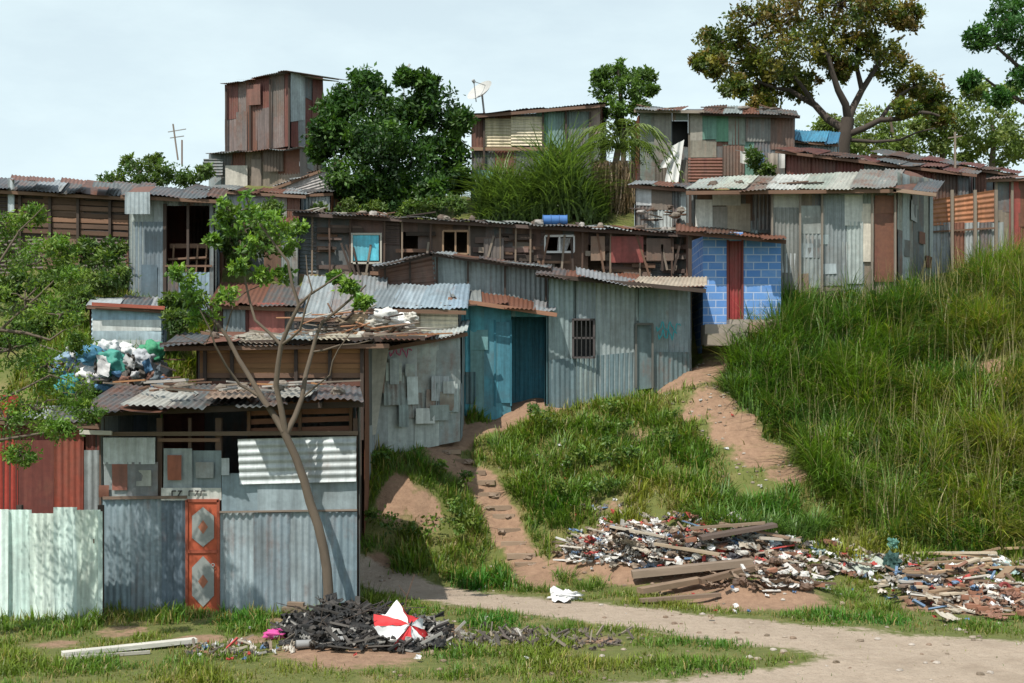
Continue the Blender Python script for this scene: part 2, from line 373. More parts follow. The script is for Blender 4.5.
def roof(mb,c,st,jit=.12,rows=1,pitch=.11,wr=(.6,.85),dk=.85):
    fl,fr,br,bl=[Vector(q) for q in c]
    L=(fr-fl).length; Nn=(fr-fl).cross(bl-fl).normalized()
    if Nn.z<0: Nn=-Nn
    f=lambda s,t:(fl*(1-s)+fr*s)*(1-t)+(bl*(1-s)+br*s)*t
    s=0.;k=0
    while s<1-1e-3:
        ds=U(*wr)/L; s1=min(1,s+ds+.01)
        if 1-s1<.25/L: s1=1
        for r in range(rows):
            t0=r/rows-(.03 if r else 0); t1=(r+1)/rows
            if r==0: t0-=U(-.4*jit,jit)/max(1,(bl-fl).length)
            lift=Nn*(.012*(k%2)+.02*r+U(0,.035)); c_=col(random.choice(st['pal']),.2); c_=(c_[0]*dk,c_[1]*dk,c_[2]*dk,c_[3]+.08)
            sk=U(-.02,.02)/L*2
            sheetq(mb,f(s+sk,t0)+lift,f(s1+sk,t0+U(-.02,.02))+lift,f(s1,t1)+lift,f(s,t1)+lift,Nn,c_,'v' if R()<.85 else 'f',pitch,wob=.035)
        s=s1-.02 if s1<1 else 1; k+=1
def shack(name,fp,zb,zt,sts,roofst,over=(.25,.15,.2),ops=(),pitch=.11,rows=1,noroof=False):
    b=Bld(name); fp=[Vector(p) for p in fp]; cen=sum(fp,Vector((0,0)))/4
    FOOT.append([tuple(p) for p in fp])
    mb=b.g('walls',M_TIN,True)
    for i in range(4):
        j=(i+1)%4; st=sts[i] if isinstance(sts,list) else sts
        if st is None: continue
        wall(mb,fp[i],fp[j],(zb[i],zb[j]),(zt[i],zt[j]),st,ops if i==0 else (),cen,pitch)
        fr=b.g('frame',M_WOOD)
    for i in range(4):
        p=fp[i]+(cen-fp[i]).normalized()*.08
        beam(b.g('frame',M_WOOD),(p.x,p.y,zb[i]),(p.x,p.y,zt[i]-.04),.08,.08,BK)
    c=[Vector((fp[i].x,fp[i].y,zt[i]+.05)) for i in range(4)]
    dx=(c[1]-c[0]).normalized(); dy=(c[3]-c[0]).normalized(); dy2=(c[2]-c[1]).normalized()
    if not noroof:
        q=[c[0]-dx*over[1]-dy*over[0],c[1]+dx*over[1]-dy2*over[0],c[2]+dx*over[1]+dy2*over[2],c[3]-dx*over[1]+dy*over[2]]
        roof(b.g('roof',M_TIN,True),q,roofst,pitch=pitch,rows=rows)
        dn=Vector((0,0,-.06))
        beam(b.g('frame',M_WOOD),q[0]+dn+dy*.06,q[1]+dn+dy2*.06,.05,.09,col(BR+(0,))[:3])
    return b
def pq(mb,c,colr,kind='v',lift=0,pitch=.11,wob=.012):
    q=[W(*p) for p in c]; n=(q[1]-q[0]).cross(q[3]-q[0]).normalized()
    if n.y>0: n=-n
    q=[p+n*lift for p in q]
    sheetq(mb,*q,n,colr,kind,pitch,wob=wob)
def pan(mb,x0,y0,x1,y1,d,colr,kind='v',lift=0,pitch=.11,wob=.012):
    pq(mb,[(x0,y1,d),(x1,y1,d),(x1,y0,d),(x0,y0,d)],colr,kind,lift,pitch,wob)
def pb(mb,x0,y0,x1,y1,d,w,t,c,d1=None):
    beam(mb,W(x0,y0,d),W(x1,y1,d1 or d),w,t,c)
def xy(px,d): return (X(px,d),d)
def pbox(mb,x0,y0,x1,y1,d,t,c):
    a=W(x0,(y0+y1)/2,d);b=W(x1,(y0+y1)/2,d)
    beam(mb,a,b,t,abs(y1-y0)*d/F,c)
ST_RF=dict(pal=[ZN]*4+[RS]*2+[ZD]*2+[ZL]*2); ST_RFR=dict(pal=[RS]*3+[ZD]*3+[ZN]*2); ST_RFD=dict(pal=[ZD]*4+[RS]*2+[BK+(.5,)]*2+[ZN]); ST_RFL=dict(pal=[ZL]*3+[ZN]*2)
def clutter(mb,n,x0,x1,yf,d0,d1,cols=None):
    for i in range(n):
        px=U(x0,x1); dd=U(d0,d1); p=W(px,yf(px),dd)
        if R()<.65:
            an=U(0,3.1); l=U(.3,1.3); beam(mb,p,p+Vector((math.cos(an)*l,math.sin(an)*l*.5,U(-.03,.15))),U(.04,.14),.03,random.choice(cols or [BR,BG,BK,(.4,.37,.32)]))
        else: blob(mb,p,U(.08,.18),U(.08,.16),U(.06,.12),random.choice([(.2,.17,.14),(.3,.28,.26),(.12,.09,.07)]),n=3)
def washing(mb,x0,x1,y,d,n,pal):
    p=W(x0,y,d);q=W(x1,y,d); tube(mb,[p.lerp(q,t)+Vector((0,0,-.12*4*t*(1-t))) for t in np.linspace(0,1,7)],[.01]*7,(.2,.2,.2),4)
    for i in range(n):
        t=(i+.5)/n+U(-.04,.04); a=p.lerp(q,t)+Vector((0,0,-.12*4*t*(1-t))); w=U(.2,.45); h=U(.35,.7)
        sheetq(mb,a+Vector((0,0,-h)),a+Vector((w,0,-h+U(-.05,.05))),a+Vector((w,0,0)),a,(0,-1,0),random.choice(pal),'v',.2,.02,.03)

# ================= foreground left: pale fence
d=19.2
b=Bld('corrugated_tin_fence'); mb=b.g('sheets',M_TIN,True)
x=-110
while x<101:
    w=U(20,27); x1=min(102,x+w)
    pan(mb,x,511+U(-4,3),x1+1,628,d,(*col(WH,.07)[:3],-.1 if R()<.7 else .04),'v',U(0,.03)); x=x1
fr=b.g('posts',M_WOOD)
pb(fr,-110,540,102,541,d+.05,.05,.07,BR); pb(fr,-110,600,102,601,d+.05,.05,.07,BR)
for x in (-60,20,101): pb(fr,x,628,x,505,d+.12,.08,.08,BK)
b.done()
d=20.8
b=shack('red_tin_shack',[xy(-170,d),xy(102,d),xy(110,23.2),xy(-140,23.2)],[-.1]*4,[Z(412,d),Z(425,d),3.3,3.5],[dict(pal=[RS,DR],kinds='v',wr=(.5,.8),tier=.2),ST_R,ST_R,ST_R],ST_RFR)
mb=b.g('walls')
pan(mb,-30,395,19,520,d,RED,'v',.06); pan(mb,20,440,55,520,d,DR,'f',.07); pan(mb,56,430,85,520,d,(.28,.06,.035,.25),'v',.08); pan(mb,86,450,103,520,d,ZN,'v',.07)
b.done()
# ================= front shed with the orange door
d=20.; zb0=-.1
b=Bld('front_tin_shed'); mb=b.g('walls',M_TIN,True); fr=b.g('frame',M_WOOD)
FOOT.append([xy(100,d),xy(360,d),xy(358,23.4),xy(120,23.4)])
for (x0,y0,x1,y1,c,k,l) in [
 (103,497,134,616,(.26,.34,.38,.12),'v',.0),(132,496,163,616,(.24,.30,.34,.22),'v',.02),(162,500,187,616,(.12,.16,.20,.15),'v',.01),
 (220,511,256,614,(.29,.35,.38,.2),'v',.0),(254,512,290,614,(.23,.29,.33,.28),'v',.02),(288,510,322,613,(.28,.34,.37,.17),'v',.0),(320,512,357,612,(.21,.28,.32,.28),'v',.015),
 (222,474,262,511,(.22,.29,.33,.1),'f',.01),(258,482,312,512,(.27,.33,.36,.15),'f',.03),(306,480,357,511,(.24,.29,.31,.2),'f',.015),
 (104,437,156,464,ZL,'v',.03),(104,463,130,497,ZN,'f',.0),(128,462,158,497,(.2,.21,.22,.3),'f',.015),
 (163,448,192,489,ZN,'f',-.02),(190,450,221,488,(.2,.25,.27,.1),'f',-.03),
 (162,487,222,500,(.48,.49,.46,.05),'f',.05)]:
    pan(mb,x0,y0+U(-1,1),x1,y1,d,c,k,l)
pan(mb,113,464,128,490,d,(.30,.10,.07,.1),'f',.04); pan(mb,222,458,230,475,d,(.36,.4,.42,.1),'f',.05)
pan(mb,168,455,182,480,d,(.30,.10,.06,.1),'f',.03); pan(mb,100,485,110,497,d,RS,'f',.05)
pan(mb,137,470,152,486,d,(.35,.36,.33,.1),'f',.04); pan(mb,196,462,214,478,d,(.28,.3,.3,.3),'f',.03)
pq(mb,[(241,484,d),(357,481,d),(357,436,d),(239,439,d)],(.42,.46,.47,.16),'h',.09,.13)
for x,w in ((102,.07),(160,.09),(219,.1),(356,.08),(190,.05)): pb(fr,x,616,x,418,d+.1,w,w,(.11,.07,.05))
pb(fr,98,434,358,433,d-.02,.06,.07,(.14,.10,.07)); pb(fr,80,432,112,433,d-.12,.05,.07,(.5,.48,.42))
pb(fr,158,440,220,440,d+.05,.05,.06,(.2,.12,.08))
pb(fr,103,498,187,497,d-.05,.04,.05,(.17,.12,.09)); pb(fr,219,512,357,510,d-.05,.03,.03,(.2,.16,.13))
for y in (403,412,421,430): pb(fr,247,y+1,353,y-2+U(-1,1),d+.3,.03,.09,(.22,.10,.06))
for x in (249,300,351): pb(fr,x,436,x,398,d+.25,.05,.05,(.16,.09,.05))
# painted house number on the light board
for k,xx in enumerate((172,178,189,195,201)):
    pb(fr,xx,496,xx+(3 if k%2 else 0),491,d-.08,.015,.02,(.06,.06,.06)); pb(fr,xx,491,xx+4,491,d-.08,.015,.02,(.06,.06,.06))
dm=b.g('door',M_PLAIN,False)
pbox(dm,188,501,218,613,d-.02,.04,(.42,.085,.035))
for y0,y1 in ((504,550),(553,610)):
    cx=203;cy=(y0+y1)/2;ry=(y1-y0)/2-3;rx=11
    a=[(cx-rx,cy+ry*.55,d-.055),(cx,cy+ry,d-.055),(cx+rx,cy+ry*.55,d-.055),(cx+rx,cy-ry*.55,d-.055),(cx,cy-ry,d-.055),(cx-rx,cy-ry*.55,d-.055)]
    v=[W(*q) for q in a]; dm.add(v,[[0,1,2,3],[0,3,4,5]],(.27,.29,.28))
    v2=[W(cx-5,cy,d-.06),W(cx,cy+7,d-.06),W(cx+5,cy,d-.06),W(cx,cy-7,d-.06)]; dm.add(v2,[[0,1,2,3]],(.38,.14,.08))
for x in (187,218.5): pb(dm,x,614,x,500,d-.04,.045,.05,(.30,.07,.035))
pb(dm,187,500.5,219,500.5,d-.04,.05,.05,(.34,.08,.04)); pb(dm,188,551.5,218,551.5,d-.05,.03,.05,(.36,.08,.04))
torus(dm,W(213,565,d-.08),.025,.008,(.3,.3,.3),N=(0,1,0),a=10,b=5)
wall(mb,xy(357,d),xy(356,23.4),(-.1,.0),(Z(405,d),3.75),ST_D,cen=(-4,22))
wall(mb,xy(103,d),(X(103,d),23.4),(-.1,.0),(Z(412,d),3.75),ST_Z,cen=(-4,22))
wall(mb,(X(103,d),23.4),xy(356,23.4),(-.1,0),(3.75,3.75),ST_D,cen=(-4,22))
rf=b.g('roof',M_TIN,True)
roof(rf,[W(76,411,19.6),W(364,401,19.6),W(360,388,23.6),W(120,386,23.8)],dict(pal=[ZD,ZD,RS,ZD,BK+(.4,)]),jit=.5)
pq(rf,[(120,409,19.4),(180,412,19.4),(200,396,21.5),(150,392,21.5)],(.42,.42,.38,.25),'v',.07)
pq(rf,[(205,404,19.5),(262,402,19.5),(262,393,22),(215,393,22)],(.30,.22,.16,.3),'v',.09)
pq(rf,[(275,402,19.5),(310,400,19.5),(318,391,22),(285,391,22)],(.4,.38,.33,.3),'v',.06)
pb(fr,78,414,364,404,19.8,.06,.1,BK)
for x in (130,200,262,320): pb(fr,x,411-(x-130)*.03,x+8,392,19.5,.06,.08,BK,23)
for i in range(34):
    px=U(110,340); dd=U(20,23.2); z=3.54+(dd-19.6)*.07
    if R()<.6: beam(fr,(X(px,dd),dd,z+.12),(X(px,dd)+U(-.9,.9),dd+U(-.4,.4),z+.16),U(.04,.16),.03,random.choice([BR,BG,BO,(.35,.33,.3)]))
    else: blob(fr,(X(px,dd),dd,z+.1),.12,.12,.08,(.2,.17,.14),n=3)
b.done()
# ================= sacks
b=Bld('heap_of_filled_sacks'); mb=b.g('sacks',M_PLAIN,True)
for px,py,r,c in [(80,368,.34,(.68,.68,.68)),(97,374,.34,(.74,.74,.74)),(112,360,.34,(.06,.30,.24)),(123,350,.28,(.68,.68,.68)),(90,352,.29,(.07,.22,.34)),(140,372,.32,(.05,.05,.06)),(73,382,.27,(.05,.28,.30)),(105,384,.32,(.62,.62,.6)),(130,384,.3,(.04,.04,.05)),(66,358,.24,(.22,.32,.42)),(152,348,.28,(.05,.27,.14)),(155,368,.27,(.55,.55,.55)),(60,372,.25,(.15,.12,.1)),(118,376,.26,(.74,.74,.74)),(143,356,.25,(.40,.42,.45)),(108,346,.24,(.55,.56,.56)),(78,346,.22,(.45,.46,.46)),(160,382,.25,(.1,.2,.35))]:
    blob(mb,W(px,py+3,25.3+U(-.4,.4)),r*U(.95,1.3),r*.9,r*U(.7,.95),c,nz=.22,n=10,fr=2.0,rot=U(0,3))
for i in range(46):
    c=random.choice([(.08,.07,.06),(.5,.5,.5),(.12,.15,.17),(.2,.1,.07),(.65,.65,.65),(.08,.2,.35)]); p=W(U(52,168),U(368,388),25.0+U(-.6,.5))
    if R()<.5: blob(mb,p,U(.06,.18),U(.08,.2),U(.05,.12),c,n=4,nz=.3)
    else:
        u=Vector((U(-.3,.3),U(-.1,.1),U(-.1,.2))); v=Vector((U(-.1,.1),U(-.1,.1),U(.1,.3))); sheetq(mb,p,p+u,p+u+v,p+v,u.cross(v).normalized(),c,'f',crump=.03)
fr=b.g('scrap',M_WOOD)
for i in range(26):
    p=W(U(50,180),U(352,388),25.3+U(-.2,.5)); beam(fr,p,p+Vector((U(-.8,.8),U(-.4,.4),U(-.25,.4))),.04,.03,random.choice([BR,BG,BK]))
b.done()
# ================= second shed and zinc shed
d=24.8
b=shack('wooden_shed',[xy(198,d),xy(362,d),(X(362,d),28.2),(X(198,d),28.2)],[.6,.6,2.6,2.6],[Z(347,d),Z(345,d),5.0,5.0],[dict(pal=[BK+(.1,),BR+(.1,)],kinds='f',wr=(.15,.25),tier=0),ST_Z,ST_D,ST_D],ST_RFD,over=(.4,.6,.2))
fr=b.g('frame',M_WOOD)
for i,y in enumerate(range(348,378,5)): pb(fr,200,y+2.5,364,y+2.5+U(-.6,.6),d-.07-.01*(i%2),.03,.1,col(BO+(0,),.35)[:3] if i<5 else BR)
for x in (205,232,296,330,362): pb(fr,x,440,x,345,d-.12,.07,.07,BK)
for y in (384,392,404,418): pb(fr,200,y,362,y+U(-2,2),d-.07,.03,.12,random.choice([BK,(.12,.05,.035)]))
rf=b.g('roof')
roof(rf,[W(162,346,24.2),W(420,338,24.6),W(440,332,27.8),W(180,335,27.8)],dict(pal=[ZD,RS,CR,ZN,ZD]),jit=.4)
pb(fr,160,345,425,338,24.5,.05,.1,BK)
clutter(fr,46,215,420,lambda p:336,25,26.5,[BR,BG,BO,(.4,.38,.33)])
b.done()
b=shack('patched_zinc_shed',[xy(361,26.6),xy(460,27.8),(X(460,27.8),30),(X(361,26.6)-.4,30)],[2.2,2.6,3,3],[Z(352,26.6),Z(334,27.8),5.5,5.2],[dict(pal=[ZN,(.36,.40,.39,.15),(.3,.34,.33,.25)],kinds='fff',wr=(.5,.8),tier=.8),ST_Z,ST_Z,ST_Z],ST_RF,over=(.25,.2,.1))
mb=b.g('walls')
patches(mb,xy(365,26.6),xy(458,27.8),2.8,4.7,[ZN,ZL,(.36,.40,.38,.25),ZD,(.28,.33,.33,.3),(.3,.28,.24,.4)],22,cen=(-1.5,30),smin=.22,smax=.6)
pq(mb,[(363,440,26.3),(376,434,26.3),(389,346,26.3),(362,350,26.3)],(.48,.46,.40,.2),'f',.02)
gr=b.g('graffiti',M_PLAIN)
def scrawl(g,x0,x1,y,dd,c,dz):
    pts=[W(x0+(x1-x0)*t,y+4*math.sin(t*19)+2*math.sin(t*43),dd+dz*t)+Vector((0,-.10,0)) for t in np.linspace(0,1,26)]
    tube(g,pts,[.014]*26,c,4)
scrawl(gr,390,412,352,26.9,(.5,.08,.2),.25)
b.done()
# ================= small pale shed
d=28.
b=shack('small_white_shed',[xy(92,d),xy(163,d),xy(168,30.3),xy(98,30.3)],[4.2]*4,[Z(306,d),Z(310,d),Z(300,30.3),Z(299,30.3)],[dict(pal=[ZL,(.4,.5,.55,.1)],kinds='h',wr=(1.7,1.9),tier=0),ST_Z,ST_Z,ST_Z],ST_RF,over=(.25,.1,.1))
mb=b.g('walls')
for y,c in ((309,(.28,.42,.52,.0)),(320,(.6,.63,.62,.05)),(331,(.33,.43,.48,.1)),(340,ZL)): pan(mb,93,y,162,y+11,d,c,'f',.05)
fr=b.g('frame')
pb(fr,90,350,165,350,d-.1,.05,.08,BG); pb(fr,92,304,165,308,d-.3,.04,.08,(.3,.08,.05))
b.done()
# ================= left terrace shack with porch
d=31.
b=shack('terrace_tin_shack',[xy(130,d),xy(214,d),xy(222,34.5),xy(140,34.5)],[5.6,5.6,6,6],[Z(196,d),Z(200,d),Z(192,34.5),Z(190,34.5)],[dict(pal=[ZB,ZN,ZD],kinds='v',wr=(.5,.8),tier=.3),ST_Z,ST_D,ST_Z],ST_RFD,over=(.5,.2,.2),ops=((X(165,d)-X(130,d),X(210,d)-X(130,d),Z(272,d),Z(206,d)),))
mb=b.g('walls'); fr=b.g('frame')
pan(mb,133,222,165,298,d,(.15,.19,.22,.1),'v',.05); pan(mb,142,265,158,298,d,(.09,.13,.16,.1),'f',.08)
pan(mb,125,192,150,214,d-.6,(.32,.37,.39,.1),'v')
pb(fr,165,300,165,204,d-.05,.08,.08,BK);pb(fr,188,276,188,204,d-.05,.06,.06,BK)
pb(fr,165,266,212,266,d-.08,.04,.05,BR)
for x in (172,186,196,205): pb(fr,x,275,x+2,245,d+.35,.04,.04,(.22,.14,.09))
pb(fr,170,260,208,258,d+.4,.35,.05,(.2,.12,.08)); pb(fr,170,246,208,246,d+.5,.04,.12,(.2,.12,.08))
b.done()
d=33.
b=shack('long_rusty_shack',[xy(-90,d),xy(140,d),xy(150,37),xy(-80,37)],[6.4,6.6,7,7],[Z(186,d),Z(198,d),Z(186,37),Z(178,37)],[dict(pal=[BR+(.3,),RS,BK+(.2,)],kinds='hf',wr=(.8,1.4),tier=.6),ST_R,ST_R,ST_R],ST_RFD,over=(.4,.2,.2))
mb=b.g('walls'); fr=b.g('frame')
for i in range(6): pb(fr,8,200+i*6,135,205+i*6+U(-1,1),d-.06-.01*(i%2),.03,.12,col(BR+(0,),.4)[:3])
for x in (20,50,78,110,134): pb(fr,x,255,x,194,d-.12,.07,.07,BK)
for x,y in ((10,177),(28,178),(60,180),(92,184)):
    pq(b.g('roof'),[(x,y+6,32.4),(x+26,y+8,32.4),(x+27,y+4,34.5),(x+2,y+1,34.5)],col(random.choice([RS,ZD,ZN])),'v',.1)
pan(mb,8,178,14,212,32.8,(.4,.45,.47,.1),'v')
b.done()
b=shack('hillside_shed',[xy(196,37.2),xy(300,37.2),xy(304,39.5),xy(205,39.5)],[7.6]*4,[Z(190,37.2),Z(196,37.2),Z(192,39.5),Z(188,39.5)],[dict(pal=[ZD,BG+(.2,),ZN,RS,(.3,.28,.24,.2)],kinds='vfh',wr=(.4,.9),tier=.6)]+[ST_R]*3,ST_RFD,over=(.3,.2,.1))
clutter(b.g('frame'),16,200,296,lambda p:191+(p-196)*.05,37.5,38.2); b.done()
b=shack('small_hillside_hut',[xy(222,34.6),xy(298,34.6),xy(302,36.6),xy(230,36.6)],[6]*4,[Z(222,34.6),Z(226,34.6),Z(221,36.6),Z(218,36.6)],[dict(pal=[ZD,BR+(.2,),ZN],kinds='vf',wr=(.4,.9),tier=.6)]+[ST_R]*3,ST_RFR,over=(.3,.2,.1)); b.done()
# ================= main grey house
b=Bld('grey_tin_house'); mb=b.g('walls',M_TIN,True); fr=b.g('frame',M_WOOD)
A=xy(548,30.);B=xy(690,30.9); cen=(3,33)
FOOT.append([A,B,(X(690,30.9),34),(X(548,30),34)])
L=(Vector(B)-Vector(A)).length; s=lambda px:(px-548)/142*L
wall(mb,A,B,(2.9,3.6),(Z(276,30),Z(290,30.9)),dict(pal=[(.22,.275,.285,.06),(.24,.29,.30,.1),(.20,.255,.27,.1)],kinds='v',wr=(.7,.9),tier=.15),ops=((s(573),s(594),Z(357,30.2),Z(320,30.2)),(s(637),s(652),3.55,Z(325,30.6))),cen=cen,pitch=.13)
wall(mb,B,(X(690,30.9),34),(3.6,4),(Z(290,30.9),7),ST_Z,cen=cen); wall(mb,(X(690,30.9),34),(X(548,30),34),(4,4),(7,7),ST_D,cen=cen)
pq(mb,[(549,412,29.95),(636,399,30.5),(636,352,30.5),(549,360,29.95)],(.12,.175,.195,.18),'v',.0,.13)
pq(mb,[(653,397,30.6),(689,390,30.85),(689,352,30.85),(653,352,30.6)],(.12,.17,.18,.25),'v',.02,.13)
pq(mb,[(637,390,30.55),(652,388,30.65),(652,325,30.65),(637,325,30.55)],(.13,.18,.19,.2),'f',.03)
for x in (636,652.5): pb(fr,x,388,x,324,30.45,.05,.06,(.10,.10,.09))
pb(fr,636,324,653,324,30.45,.05,.06,(.10,.10,.09))
for x in (573,594): pb(fr,x,358,x,319,30.05,.05,.06,(.07,.06,.06))
for y in (319.5,338,357.5): pb(fr,572,y,595,y,30.04,.04,.05,(.07,.06,.06))
for x in (577,581.5,586,590): pb(fr,x,357,x,320,30.03,.02,.02,(.04,.04,.04))
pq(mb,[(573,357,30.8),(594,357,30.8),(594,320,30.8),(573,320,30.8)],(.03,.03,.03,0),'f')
gr=b.g('graffiti',M_PLAIN); scrawl(gr,656,680,327,30.6,(.03,.36,.42),.15); scrawl(gr,658,676,335,30.6,(.03,.36,.42),.12)
A=xy(457,29.8);B=xy(548,30.); L=(Vector(B)-Vector(A)).length; s=lambda px:(px-457)/91*L
FOOT.append([A,B,(X(548,30),33),(X(457,29.8),33)])
wall(mb,A,B,(2.9,2.9),(Z(304,29.8),Z(308,30)),dict(pal=[TQ,(.07,.23,.28,.02),(.06,.25,.33,.0),(.12,.23,.25,.1)],kinds='fv',wr=(.3,.5),tier=.4),ops=((s(511),s(546),2.9,Z(317,30)),),cen=cen)
pq(mb,[(508,412,31),(550,412,31),(550,312,31),(508,312,31)],TD,'v'); wall(mb,xy(511,29.95),(X(511,29.95),31),(2.9,3),(5.9,5.9),dict(pal=[TD],kinds='f',wr=(.5,.6),tier=0),cen=(-2,30)); wall(mb,xy(546,30),(X(546,30),31),(2.9,3),(5.9,5.9),dict(pal=[TD],kinds='f',wr=(.5,.6),tier=0),cen=(5,30))
pan(mb,496,322,510,403,29.9,(.05,.18,.24,.0),'f',.05); pan(mb,462,372,476,404,29.85,(.07,.17,.2,.15),'v',.05); pan(mb,470,330,488,350,29.85,(.13,.28,.30,.1),'f',.06)
for x in (495,511): pb(fr,x,406,x,320,29.85,.04,.05,TD[:3])
wall(mb,xy(457,29.8),(X(457,29.8),33),(2.9,3.4),(Z(304,29.8),6),dict(pal=[ZN,TQ],kinds='f',wr=(.5,.8),tier=.3),cen=cen)
pq(mb,[(436,300,31.6),(492,304,31.6),(492,260,31.6),(432,254,31.6)],(.24,.28,.29,.08),'v',0,.13)
pq(mb,[(490,304,31.6),(548,310,31.6),(548,266,31.6),(490,260,31.6)],(.20,.24,.25,.12),'v',0.02,.13)
pq(mb,[(380,300,31.6),(438,300,31.6),(434,256,31.6),(378,268,31.6)],(.18,.11,.09,.4),'h',0.02,.13)
for x,y in ((385,266),(410,261),(437,255),(468,259),(505,263),(546,269)): pb(fr,x,300,x,y,31.5,.05,.05,BK)
rf=b.g('roof',M_TIN,True)
roof(rf,[W(450,298,29.3),W(556,314,29.4),W(556,304,31.5),W(448,288,31.5)],dict(pal=[ZD,RS,ZN]),jit=.2)
pb(fr,448,299,557,315,29.35,.05,.1,(.26,.13,.08))
roof(rf,[W(536,276,29.5),W(706,291,30.3),W(700,282,34.3),W(540,267,34.3)],dict(pal=[ZD,ZN,RS]),jit=.3)
pq(rf,[(575,277,29.3),(640,292,29.7),(640,283,31),(575,270,31)],(.22,.23,.24,.2),'v',.08)
pq(rf,[(628,292,29.6),(707,290,29.9),(707,281,31),(640,281,31)],(.42,.36,.28,.3),'v',.12)
pb(fr,536,275,706,291,29.7,.05,.1,BK)
roof(rf,[W(372,268,31.1),W(432,254,31.1),W(436,252,34.3),W(376,264,34.3)],ST_RFD,jit=.2)
roof(rf,[W(430,254,31.1),W(552,269,31.1),W(552,266,34.3),W(434,251,34.3)],ST_RFD,jit=.2)
pb(fr,372,269,432,254,31.2,.04,.1,BK); pb(fr,430,254,552,270,31.2,.04,.1,BK)
b.done()
b=shack('low_tin_roofed_shed',[xy(375,28.4),xy(458,28.6),(X(458,28.6),31.2),(X(375,28.4),31.2)],[3,3,3.4,3.4],[Z(308,28.4),Z(310,28.6),Z(288,31.2),Z(288,31.2)],[dict(pal=[CR,(.36,.29,.2,.3),(.3,.27,.22,.3)],kinds='h',wr=(.8,1.2),tier=.4),ST_R,ST_R,ST_R],dict(pal=[(.38,.47,.52,.08),(.32,.42,.48,.1),ZL,ZN]),over=(.3,.2,.1))
clutter(b.g('frame'),8,380,455,lambda p:306,28.6,29.4)
b.done()
b=shack('shed_under_trees',[xy(300,28.2),xy(374,28.2),xy(380,31.5),xy(312,31.5)],[3,3,4,4],[Z(316,28.2),Z(318,28.2),Z(280,31.5),Z(278,31.5)],[ST_R,ST_R,ST_Z,ST_Z],dict(pal=[ZN,(.28,.29,.28,.3),(.33,.35,.34,.25)]),over=(.3,.2,.1))
fr=b.g('junk',M_PLAIN,True)
for px,py,r,c in [(385,316,.3,(.6,.6,.58)),(400,322,.28,(.72,.72,.7)),(372,324,.22,(.5,.48,.42)),(360,318,.2,(.4,.3,.2)),(345,322,.22,(.2,.15,.1)),(410,318,.2,(.6,.58,.52))]: blob(fr,W(px,py,27.6),r,r*.8,r*.6,c,n=8,nz=.28,fr=2.2)
for i in range(44):
    p=W(U(295,410),U(312,336),27.3+U(-.3,.3)); beam(fr,p,p+Vector((U(-.9,.9),U(-.3,.3),U(-.1,.3))),U(.04,.1),.03,random.choice([BR,BG,(.35,.17,.09),BK,(.4,.38,.34)]))
b.done()
b=shack('dark_shed',[xy(215,28.5),xy(300,28.5),xy(308,32),xy(225,32)],[3,3,5,5],[Z(305,28.5),Z(308,28.5),Z(290,32),Z(285,32)],[ST_D,ST_D,ST_D,ST_D],ST_RFD,over=(.3,.1,.1))
pan(b.g('walls'),250,303,285,333,28.5,(.30,.10,.08,.15),'f',.06); pan(b.g('walls'),224,306,246,333,28.5,(.2,.24,.25,.2),'v',.06); b.done()
# ================= blue block house
d=31.8
b=Bld('blue_block_house'); bk=b.g('walls',M_BRICK); fr=b.g('frame',M_WOOD); FOOT.append([xy(703,d),xy(781,d),(X(781,d),34.5),(X(703,d),34.5)])
def bbox(x0,y0,x1,y1,dd,th):
    a=W(x0,y1,dd);c=W(x1,y0,dd)
    v=[(a.x,a.y,a.z),(c.x,a.y,a.z),(c.x,a.y,c.z),(a.x,a.y,c.z),(a.x,a.y+th,a.z),(c.x,a.y+th,a.z),(c.x,a.y+th,c.z),(a.x,a.y+th,c.z)]
    for f in ([0,1,2,3],[4,7,6,5],[0,3,7,4],[1,5,6,2],[3,2,6,7]):
        vv=[v[i] for i in f]; side=f in ([0,3,7,4],[1,5,6,2])
        bk.add(vv,[[0,1,2,3]],(1,1,1,1),[((q[1] if side else q[0]),q[2],0) for q in vv])
bbox(703,234,727,335,d,.15); bbox(743,240,781,330,d,.15); bbox(727,232,743,241,d,.15)
for X0 in (X(703,d),X(781,d)-.15):
    vv=[(X0,d+.15,4.8),(X0,34.5,4.8),(X0,34.5,Z(240,d)+.3),(X0,d+.15,Z(236,d))]
    bk.add(vv,[[0,1,2,3]],(1,1,1,1),[(q[1],q[2],0) for q in vv])
vv=[(X(703,d),34.5,4.8),(X(781,d),34.5,4.8),(X(781,d),34.5,Z(238,d)+.3),(X(703,d),34.5,Z(238,d)+.3)]; bk.add(vv,[[0,1,2,3]],(1,1,1,1),[(q[0],q[2],0) for q in vv])
dm=b.g('door',M_TIN,True)
pan(dm,727,240,743,323,d+.06,(.26,.035,.035,-.05),'v',0,.09)
for x in (727.6,742.4): pb(fr,x,324,x,240,d+.0,.05,.06,(.16,.04,.035))
rf=b.g('roof',M_TIN,True)
roof(rf,[W(676,230,31.1),W(786,241,31.1),W(780,234,34.8),W(676,224,34.8)],dict(pal=[ZD,RS,BK+(.4,)]),jit=.2)
pb(fr,676,232,786,242,31.2,.05,.1,(.12,.06,.045)); pb(fr,690,345,690,232,31.4,.09,.09,BK)
stp=b.g('steps',M_PLAIN)
pbox(stp,703,325,745,345,d-.45,.7,(.28,.24,.2)); pbox(stp,728,320,779,328,d-.3,.45,(.32,.28,.24)); pbox(stp,706,334,728,346,d-1,.5,(.28,.23,.18)); pbox(stp,748,323,779,333,d-.5,.5,(.3,.2,.15))
b.done()
